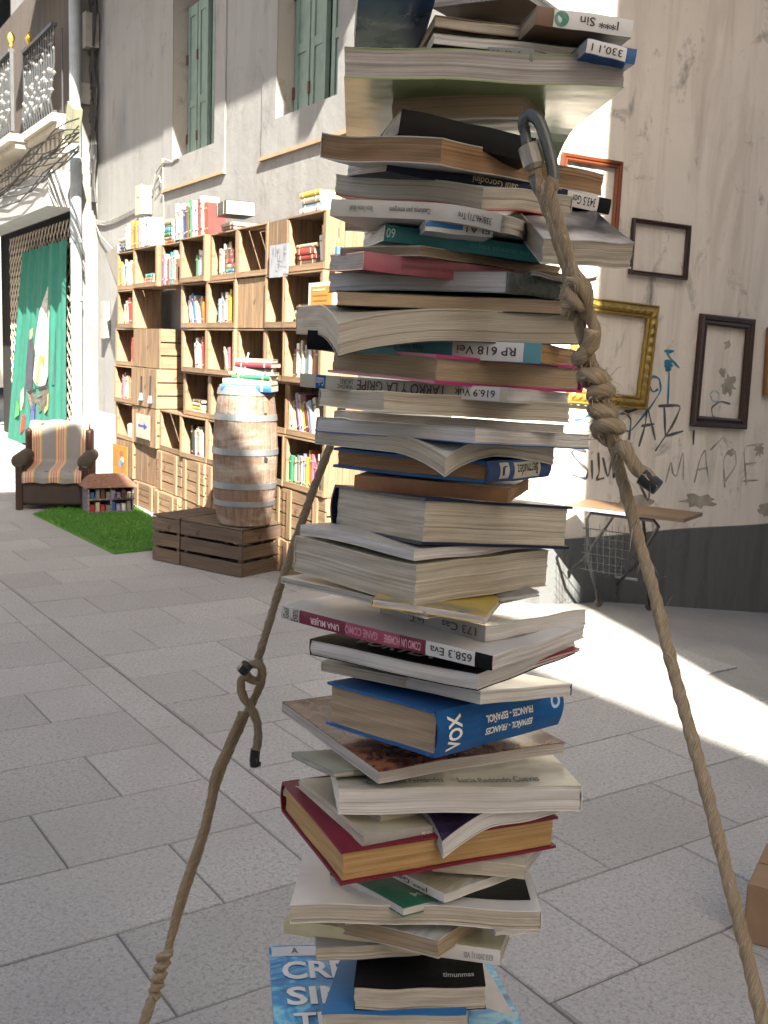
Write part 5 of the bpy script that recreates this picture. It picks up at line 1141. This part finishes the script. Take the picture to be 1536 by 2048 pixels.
for x in (-hwid/2, 0-.006, hwid/2-.012): m.box((x, -hdep/2, 0), (.012, 0, 0), (0, hdep, 0), (0, 0, .24))
for z in (.0, .115, .228): m.box((-hwid/2+.012, -hdep/2+.002, z), (hwid-.024, 0, 0), (0, hdep-.004, 0), (0, 0, .012))
m.box((-hwid/2+.012, hdep/2-.012, .012), (hwid-.024, 0, 0), (0, .010, 0), (0, 0, .215)); link('wall', m, Wd, mh)
m = MB(); m.face([(-hwid/2-.03, -hdep/2-.03, .235), (hwid/2+.03, -hdep/2-.03, .235), (hwid/2-.05, 0, .34), (-hwid/2+.05, 0, .34)]); m.face([(hwid/2+.03, hdep/2+.03, .235), (-hwid/2-.03, hdep/2+.03, .235), (-hwid/2+.05, 0, .34), (hwid/2-.05, 0, .34)])
m.face([(-hwid/2-.03, hdep/2+.03, .235), (-hwid/2-.03, -hdep/2-.03, .235), (-hwid/2+.05, 0, .34)]); m.face([(hwid/2+.03, -hdep/2-.03, .235), (hwid/2+.03, hdep/2+.03, .235), (hwid/2-.05, 0, .34)])
m.box((-hwid/2-.03, -hdep/2-.03, .243-.012), (hwid+.06, 0, 0), (0, hdep+.06, 0), (0, 0, .004)); link('roof', m, m_image('house_roof', [(.30, .26, .06), (.20, .10, .06), (.30, .15, .12), (.08, .05, .05)], 16, .6, 9, .5), mh)
rs3 = random.Random(4)
for k in range(16):
    m = MB(); x = -hwid/2+.02+(k % 8)*.041; z = .013 if k < 8 else .128; h = rs3.uniform(.05, .09); m.box((x, -hdep/2+.01, z), (.030, 0, 0), (0, .05, 0), (0, 0, h)); link('miniature_book', m, SHM[rs3.choice(['blue', 'red', 'white', 'brown', 'grey', 'lilac', 'maroon', 'cream'])], mh)
m = MB()
for k in range(9): m.tube([(.02+k*.019, -hdep/2-.02, .125), (.02+k*.019, -hdep/2-.02, .17)], .002, 5)
m.tube([(.01, -hdep/2-.02, .17), (.185, -hdep/2-.02, .17)], .003, 5); m.tube([(.01, -hdep/2-.02, .125), (.185, -hdep/2-.02, .125)], .003, 5); link('balustrade', m, BLACK, mh)
to_root(mh, Vector((hc.x, hc.y+.16, .012)), .5, (1.15, 1.15, 1.0))
cb = thing('cardboard_box', 'plain brown cardboard box on the paving at the right edge', 'box', gnd(1540, 1960))
CARD = m_simple('cardboard', (.20, .125, .07), .85, 0, 30, .3)
o = gnd(1481, 1892, 0); tz = gnd(1481, 1800, .0); hbx = 0.165; bo_ = gnd(1484, 1882, 0)
X_ = Vector((math.cos(rad(-29)), math.sin(rad(-29)), 0)); Y_ = Vector((-X_.y, X_.x, 0))
m = MB(); rbx = bmesh.new(); bmesh.ops.create_cube(rbx, size=1)
for v in rbx.verts: v.co = bo_+X_*((v.co.x+.5)*.42)+Y_*((v.co.y+.5)*.30)+Vector((0, 0, (v.co.z+.5)*hbx))
bmesh.ops.bevel(rbx, geom=list(rbx.edges), offset=.004, segments=2, affect='EDGES')
for f in rbx.faces: m.face([v.co.copy() for v in f.verts])
rbx.free(); link('carton', m, CARD, cb)
m = MB(); m.box(bo_+X_*.005+Y_*.147+Vector((0, 0, hbx+.0005)), X_*.41, Y_*.004, Vector((0, 0, .001))); link('lid_seam', m, m_simple('seam_brown', (.12, .07, .04), .9), cb)
# ---------------------------------------------------------------- picture frames on the side wall
def frame(label, corners, w, mat, d=.025, ornate=False, t=.0):
    """corners (TL, TR, BR, BL) in photograph pixels on the wall"""
    Q = [Rpx(*c) for c in corners]
    r = thing('picture_frame', label, 'picture frame', RWp(sum(q[0] for q in Q)/4, .01, min(q[1] for q in Q)), 'empty picture frames on the side wall')
    cx, cy = sum(q[0] for q in Q)/4, sum(q[1] for q in Q)/4
    W_ = (abs(Q[1][0]-Q[0][0])+abs(Q[2][0]-Q[3][0]))/2; H_ = (abs(Q[0][1]-Q[3][1])+abs(Q[1][1]-Q[2][1]))/2
    def ins(q, k): return (q[0]+(w*k if q[0] < cx else -w*k), q[1]+(w*k if q[1] < cy else -w*k))
    prof = [(0, .0), (0, d*.8), (.12, d), (.45, d*.92), (.55, d*.6), (.8, d*.75), (1.0, d*.5), (1.0, 0)] if not ornate else [(0, 0), (0, d*.9), (.08, d*1.1), (.18, d*.85), (.30, d*1.0), (.50, d*1.25), (.66, d), (.74, d*.6), (.88, d*.8), (1.0, d*.5), (1.0, 0)]
    for k in range(4):
        a, b = Q[k], Q[(k+1) % 4]; m = MB()
        for j in range(len(prof)-1):
            (k0, o0), (k1, o1) = prof[j], prof[j+1]; A, B_ = ins(a, k0), ins(b, k0); C_, D_ = ins(b, k1), ins(a, k1)
            n_ = 40 if ornate else 1
            for i in range(n_):
                f0, f1 = i/n_, (i+1)/n_; l = lambda p, q, f: (p[0]*(1-f)+q[0]*f, p[1]*(1-f)+q[1]*f)
                e0 = d*.16*math.sin(f0*math.pi*n_*.5) if ornate and .25 < k0 < .7 else 0; e1 = d*.16*math.sin(f1*math.pi*n_*.5) if ornate and .25 < k0 < .7 else 0
                p0, p1, p2, p3 = l(A, B_, f0), l(A, B_, f1), l(D_, C_, f1), l(D_, C_, f0)
                m.face([RWp(p0[0], .012+o0+e0, p0[1]), RWp(p1[0], .012+o0+e1, p1[1]), RWp(p2[0], .012+o1+e1, p2[1]), RWp(p3[0], .012+o1+e0, p3[1])], [(f0*W_, k0*w), (f1*W_, k0*w), (f1*W_, k1*w), (f0*W_, k1*w)])
        link('rail', m, mat, r)
    return r
frame('thin red-brown frame half in the sun, nearest the tower', [(1120, 305), (1240, 325), (1226, 520), (1108, 502)], .045, WOODR)
frame('small dark brown frame between the red-brown and the gold one', [(1261, 436), (1376, 452), (1368, 561), (1253, 548)], .028, WOODD)
frame('large ornate gilded frame with a wide moulding', [(1150, 592), (1311, 612), (1287, 819), (1128, 806)], .088, GOLDM, .03, True)
frame('tall dark frame with wide flat rails around peeling plaster', [(1396, 627), (1504, 639), (1486, 858), (1376, 852)], .072, WOODD, .03)
frame('ochre wooden frame cut by the right edge of the picture', [(1530, 655), (1640, 668), (1630, 800), (1522, 790)], .06, m_wood('ochre_wood', (.24, .11, .03), (.36, .18, .06), .4))
# ---------------------------------------------------------------- folding table
TZ = .655
tL, tR = gnd(1128, 1016, TZ), gnd(1372, 1046, TZ); tu = (tR-tL); tl_ = tu.length; tu = Vector((tu.x, tu.y, 0)).normalized(); tv = Vector((-tu.y, tu.x, 0))
ft = thing('folding_table', 'folding trolley table with crossed black legs and a wire basket beside the side wall', 'table', (tL.x, tL.y, 0))
lf = [gnd(1117, 1192), gnd(1196, 1214), gnd(1232, 1204), gnd(1298, 1221)]
m = MB(); m.box(tL+Vector((0, 0, 0)), tu*tl_*.98, tv*.34, Vector((0, 0, .022))); link('tabletop', m, WOODT, ft)
m = MB(); m.box(tL+Vector((0, 0, .0))-tv*.004, tu*tl_*.56, tv*.003, Vector((0, 0, .018))); link('white_edge_strip', m, WHITEP, ft)
TB = m_simple('black_tube', (.028, .028, .03), .35, .4)
def tp(f, b): return tL+tu*tl_*f+tv*b-Vector((0, 0, .012))
m = MB(); m.tube([lf[1]+Vector((0, 0, .03)), lf[1]+Vector((-.02, 0, .12)), (lf[1]+tp(.20, .02))*.5+Vector((-.03, 0, 0)), tp(.19, .02)-Vector((0, 0, .04)), tp(.22, .02), tp(.74, .02), tp(.78, .02)-Vector((0, 0, .03)), (tp(.78, .02)+lf[2])*.5, lf[2]+Vector((0, 0, .12)), lf[2]+Vector((0, 0, .03))], .011, 8); link('leg_frame', m, TB, ft)
m = MB(); m.tube([lf[0]+Vector((0, 0, .03)), lf[0]+Vector((.01, 0, .12)), (lf[0]+tp(.40, .05))*.5, tp(.40, .05)], .011, 8); m.tube([lf[3]+Vector((0, 0, .03)), (lf[3]+tp(.58, .2))*.5, tp(.56, .2)], .011, 8); m.tube([tp(.40, .05), tp(.56, .2)], .008, 6); link('leg_frame', m, TB, ft)
for p in lf:
    m = MB(); m.lathe(Vector((0, 0, 0)), [(.006, -.010), (.026, -.008), (.026, .008), (.006, .010)], 14); R_ = Matrix.Rotation(rad(90), 3, 'X'); m.v = [p+Vector((0, 0, .026))+R_ @ v for v in m.v]; link('wheel', m, m_simple('caster', (.06, .045, .04), .6), ft)
m = MB(); b0 = .12
for i in range(8): m.tube([tp(.16+i*.055, .04)-Vector((0, 0, .10)), tp(.20+i*.05, .04)-Vector((0, 0, .36)), tp(.20+i*.05, .26)-Vector((0, 0, .36)), tp(.16+i*.055, .28)-Vector((0, 0, .10))], .0014, 4)
for i in range(6): m.tube([tp(.15, .04)-Vector((0, 0, .10+i*.05)), tp(.56, .04)-Vector((0, 0, .10+i*.05)), tp(.56, .28)-Vector((0, 0, .10+i*.05))], .0014 if i else .0035, 4)
link('wire_basket', m, TB, ft)
m = MB(); m.tube([gnd(1162, 1145, .10), gnd(1210, 1156, .10)], .006, 6); m.tube([gnd(1162, 1145, .11), gnd(1275, 1160, .12)], .010, 8); link('lower_rail', m, m_simple('pale_rail', (.25, .26, .25), .5), ft)
# ---------------------------------------------------------------- rope and hook
def catmull(pts, step=.0035):
    P_ = [pts[0]*2-pts[1]]+list(pts)+[pts[-1]*2-pts[-2]]; out = []
    for i in range(1, len(P_)-2):
        p0, p1, p2, p3 = P_[i-1], P_[i], P_[i+1], P_[i+2]; n = max(2, int((p2-p1).length/step))
        for k in range(n):
            t = k/n; out.append(.5*((2*p1)+(-p0+p2)*t+(2*p0-5*p1+4*p2-p3)*t*t+(-p0+3*p1-3*p2+p3)*t*t*t))
    out.append(P_[-2]); return out
RF = random.Random(77)
def rope_into(mb, fz, pts, r, fuzz=1.0, twist=.040, seed=0.0):
    pts = catmull([Vector(p) for p in pts]); n = 24; b = len(mb.v); ln = 0; prev = None; m = len(pts)
    for i, p in enumerate(pts):
        t = (pts[min(i+1, m-1)]-pts[max(i-1, 0)]).normalized()
        if prev is None: a = t.cross(Vector((.2, .3, 1))).normalized()
        else: a = (prev-t*prev.dot(t)).normalized()
        prev = a; c = t.cross(a)
        if i: ln += (p-pts[i-1]).length
        ph = ln/twist*2*math.pi+seed; rr = r*(1+.05*math.sin(ln*190+seed)+.03*math.sin(ln*437))
        for k in range(n):
            th = 2*math.pi*k/n; q = rr*(.80+.24*abs(math.cos(1.5*(th-ph)))**.7); d = a*math.cos(th)+c*math.sin(th); mb.v.append(p+d*q)
            if RF.random() < .06*fuzz:
                d2 = (d+t*RF.uniform(-1.2, 1.2)+Vector((RF.uniform(-.6, .6), RF.uniform(-.6, .6), RF.uniform(-.6, .6)))).normalized(); L_ = RF.uniform(.0025, .008) if RF.random() < .93 else RF.uniform(.009, .022); s_ = p+d*q*.96; w = t.cross(d2).normalized()*.00028
                mid = s_+d2*L_*.6+t*RF.uniform(-.0015, .0015); e = s_+d2*L_+Vector((0, 0, -L_*.25))
                fz.face([s_-w, s_+w, mid+w*.8, mid-w*.8]); fz.face([mid-w*.8, mid+w*.8, e])
        if i:
            for k in range(n):
                u0, u1 = ln-(pts[i]-pts[i-1]).length, ln
                mb.f.append([b+(i-1)*n+k, b+(i-1)*n+(k+1) % n, b+i*n+(k+1) % n, b+i*n+k]); mb.mi.append(0)
                o0 = (k/n-u0/twist)*.05; o1 = ((k+1)/n-u0/twist)*.05; o2 = ((k+1)/n-u1/twist)*.05; o3 = (k/n-u1/twist)*.05
                mb.uv.append([(u0, o0), (u0, o1), (u1, o2), (u1, o3)])
    mb.f.append([b+k for k in range(n)][::-1]); mb.f.append([b+(m-1)*n+k for k in range(n)]); mb.mi += [0, 0]; mb.uv += [[(0, 0)]*n]*2
rr_ = thing('jute_rope', 'thick knotted jute rope running from the steel hook down to the right', 'rope', dep(1240, 1000, .84), 'jute ropes staying the book tower')
m = MB(); fz = MB()
def pxs(l): return [dep(x, y, Y) for x, y, Y in l]
main = pxs([(1060, 300, .835), (1066, 330, .83), (1080, 372, .825), (1094, 415, .822), (1108, 455, .82), (1122, 500, .818), (1134, 540, .815), (1146, 585, .812), (1158, 640, .812), (1170, 690, .812), (1186, 735, .812), (1202, 780, .812), (1214, 830, .812), (1226, 880, .812), (1238, 935, .812), (1252, 985, .81), (1276, 1075, .805), (1304, 1170, .78), (1330, 1275, .76), (1356, 1375, .74), (1388, 1490, .715), (1420, 1610, .69), (1452, 1740, .665), (1482, 1860, .645), (1506, 1960, .63), (1532, 2070, .615), (1600, 2330, .58)])
rope_into(m, fz, main, .0047, 1.0)
second = pxs([(1098, 388, .812), (1108, 372, .80), (1103, 360, .80), (1100, 380, .80), (1110, 420, .80), (1122, 460, .80), (1134, 500, .80), (1144, 535, .80), (1160, 560, .795), (1176, 585, .797), (1172, 612, .80), (1150, 605, .79), (1136, 575, .795), (1150, 560, .79), (1170, 590, .79), (1180, 630, .80), (1190, 660, .80), (1188, 690, .80), (1172, 706, .798)])
rope_into(m, fz, second, .0044, 1.0, seed=2)
link('upper_strands', m, JUTE, rr_, smooth=True)
m = MB()
wrap = []
# knot lobes at the top
for k in range(26):
    f = k/25; a = f*2*math.pi*2.0; y = 575+f*55; wrap.append(dep(1150+f*6+math.cos(a)*19, y-7*math.sin(a), .806-.0105*math.sin(a)))
rope_into(m, fz, wrap, .0054, 1.2, seed=1)
# coil
coil = []; turns = 4.6
coil += pxs([(1184, 660, .795), (1176, 695, .80), (1158, 716, .803)])
for k in range(80):
    f = k/79; a = math.pi*1.0+f*2*math.pi*turns; cy = 726+f*162+5*math.sin(f*14); cx = 1180+f*46+4*math.sin(f*19); am = 21+3*math.sin(f*23+1)
    coil.append(dep(cx+am*math.cos(a), cy+(9+4*math.sin(f*11))*math.cos(a+.4), .812-(.0115+.002*math.sin(f*17))*math.sin(a)))
coil += pxs([(1250, 898, .795), (1268, 930, .795), (1290, 950, .79), (1312, 972, .785)])
rope_into(m, fz, coil, .0056, 1.3, seed=3)
link('coiled_hitch', m, JUTE, rr_, smooth=True)
tag(link('loose_fibres', fz, FIBRE, rr_), kind='stuff')
m = MB(); a, b = dep(1284, 952, .790), dep(1316, 976, .784); m.tube([a, a*.7+b*.3, b], [.0066, .0068, .0062], 14); link('taped_end', m, TAPE, rr_)
lr = thing('jute_rope', 'thinner jute rope with a looped knot running down to the lower left', 'rope', dep(440, 1500, 1.2), 'jute ropes staying the book tower')
m = MB(); fz = MB()
rope_into(m, fz, pxs([(700, 760, 1.28), (664, 880, 1.26), (632, 965, 1.25), (598, 1060, 1.24), (566, 1155, 1.23), (540, 1240, 1.22), (516, 1318, 1.21)]), .0050, .8)
rope_into(m, fz, pxs([(516, 1318, 1.21), (524, 1345, 1.20), (512, 1362, 1.195), (494, 1352, 1.195), (492, 1336, 1.20), (508, 1328, 1.19), (524, 1336, 1.19), (522, 1365, 1.20), (508, 1398, 1.205), (494, 1425, 1.21), (470, 1478, 1.21), (448, 1528, 1.21), (430, 1580, 1.21), (414, 1650, 1.21), (396, 1710, 1.205), (372, 1780, 1.20), (350, 1852, 1.20), (338, 1892, 1.20), (330, 1925, 1.19)]), .0050, .8)
rope_into(m, fz, pxs([(498, 1345, 1.19), (482, 1362, 1.19), (486, 1392, 1.192), (502, 1415, 1.195), (514, 1445, 1.2), (516, 1478, 1.2), (510, 1512, 1.2)]), .0052, .8, seed=2)
rope_into(m, fz, pxs([(484, 1425, 1.20), (468, 1462, 1.20), (446, 1512, 1.20), (428, 1552, 1.20), (420, 1600, 1.20), (404, 1665, 1.20), (384, 1722, 1.195), (358, 1800, 1.19), (344, 1860, 1.19), (334, 1905, 1.19)]), .0044, .8, seed=1.5)
kn = []
for k in range(50):
    f = k/49; a_ = f*2*math.pi*4.2; kn.append(dep(330-f*22+8*math.cos(a_)*(1.2-f*.5), 1905+f*90, 1.19-.008*math.sin(a_)))
rope_into(m, fz, kn, .0050, .8)
rope_into(m, fz, pxs([(328, 1915, 1.19), (314, 1965, 1.19), (303, 2000, 1.19), (290, 2040, 1.185), (270, 2110, 1.18), (200, 2350, 1.15)]), .0066, .8)
link('strands', m, JUTE, lr, smooth=True); tag(link('loose_fibres', fz, FIBRE, lr), kind='stuff')
m = MB(); m.tube(pxs([(511, 1498, 1.2), (509, 1520, 1.2), (510, 1532, 1.2)]), 0.0060, 12); m.tube(pxs([(510, 1526, 1.2), (522, 1528, 1.2)]), .003, 6); link('taped_end', m, TAPE, lr); m = MB(); m.tube(pxs([(484, 1342, 1.185), (494, 1330, 1.183)]), .0075, 10); link('tape_wrap', m, TAPE, lr)
hk = thing('steel_carabiner', 'grey steel snap hook hung through the thick black book', 'carabiner', dep(1085, 300, .83))
m = MB(); m.tube(catmull(pxs([(1050, 262, .84), (1046, 244, .838), (1058, 230, .835), (1076, 240, .83), (1086, 262, .828), (1096, 295, .826), (1104, 330, .825), (1107, 362, .825), (1100, 388, .825), (1088, 392, .826), (1076, 375, .826), (1068, 352, .828)]), .004), .0046, 14); link('hook_body', m, STEEL, hk, smooth=True)
m = MB(); m.tube(pxs([(1049, 256, .838), (1053, 285, .834), (1058, 300, .833)]), .0042, 12); link('gate', m, STEEL, hk, smooth=True)
m = MB(); m.tube(pxs([(1055, 290, .832), (1057, 294, .832), (1068, 332, .828), (1070, 338, .828)]), [.0062, .0082, .0082, .0064], 14); link('screw_collar', m, m_simple('worn_steel_collar', (.22, .20, .17), .5, .7), hk)
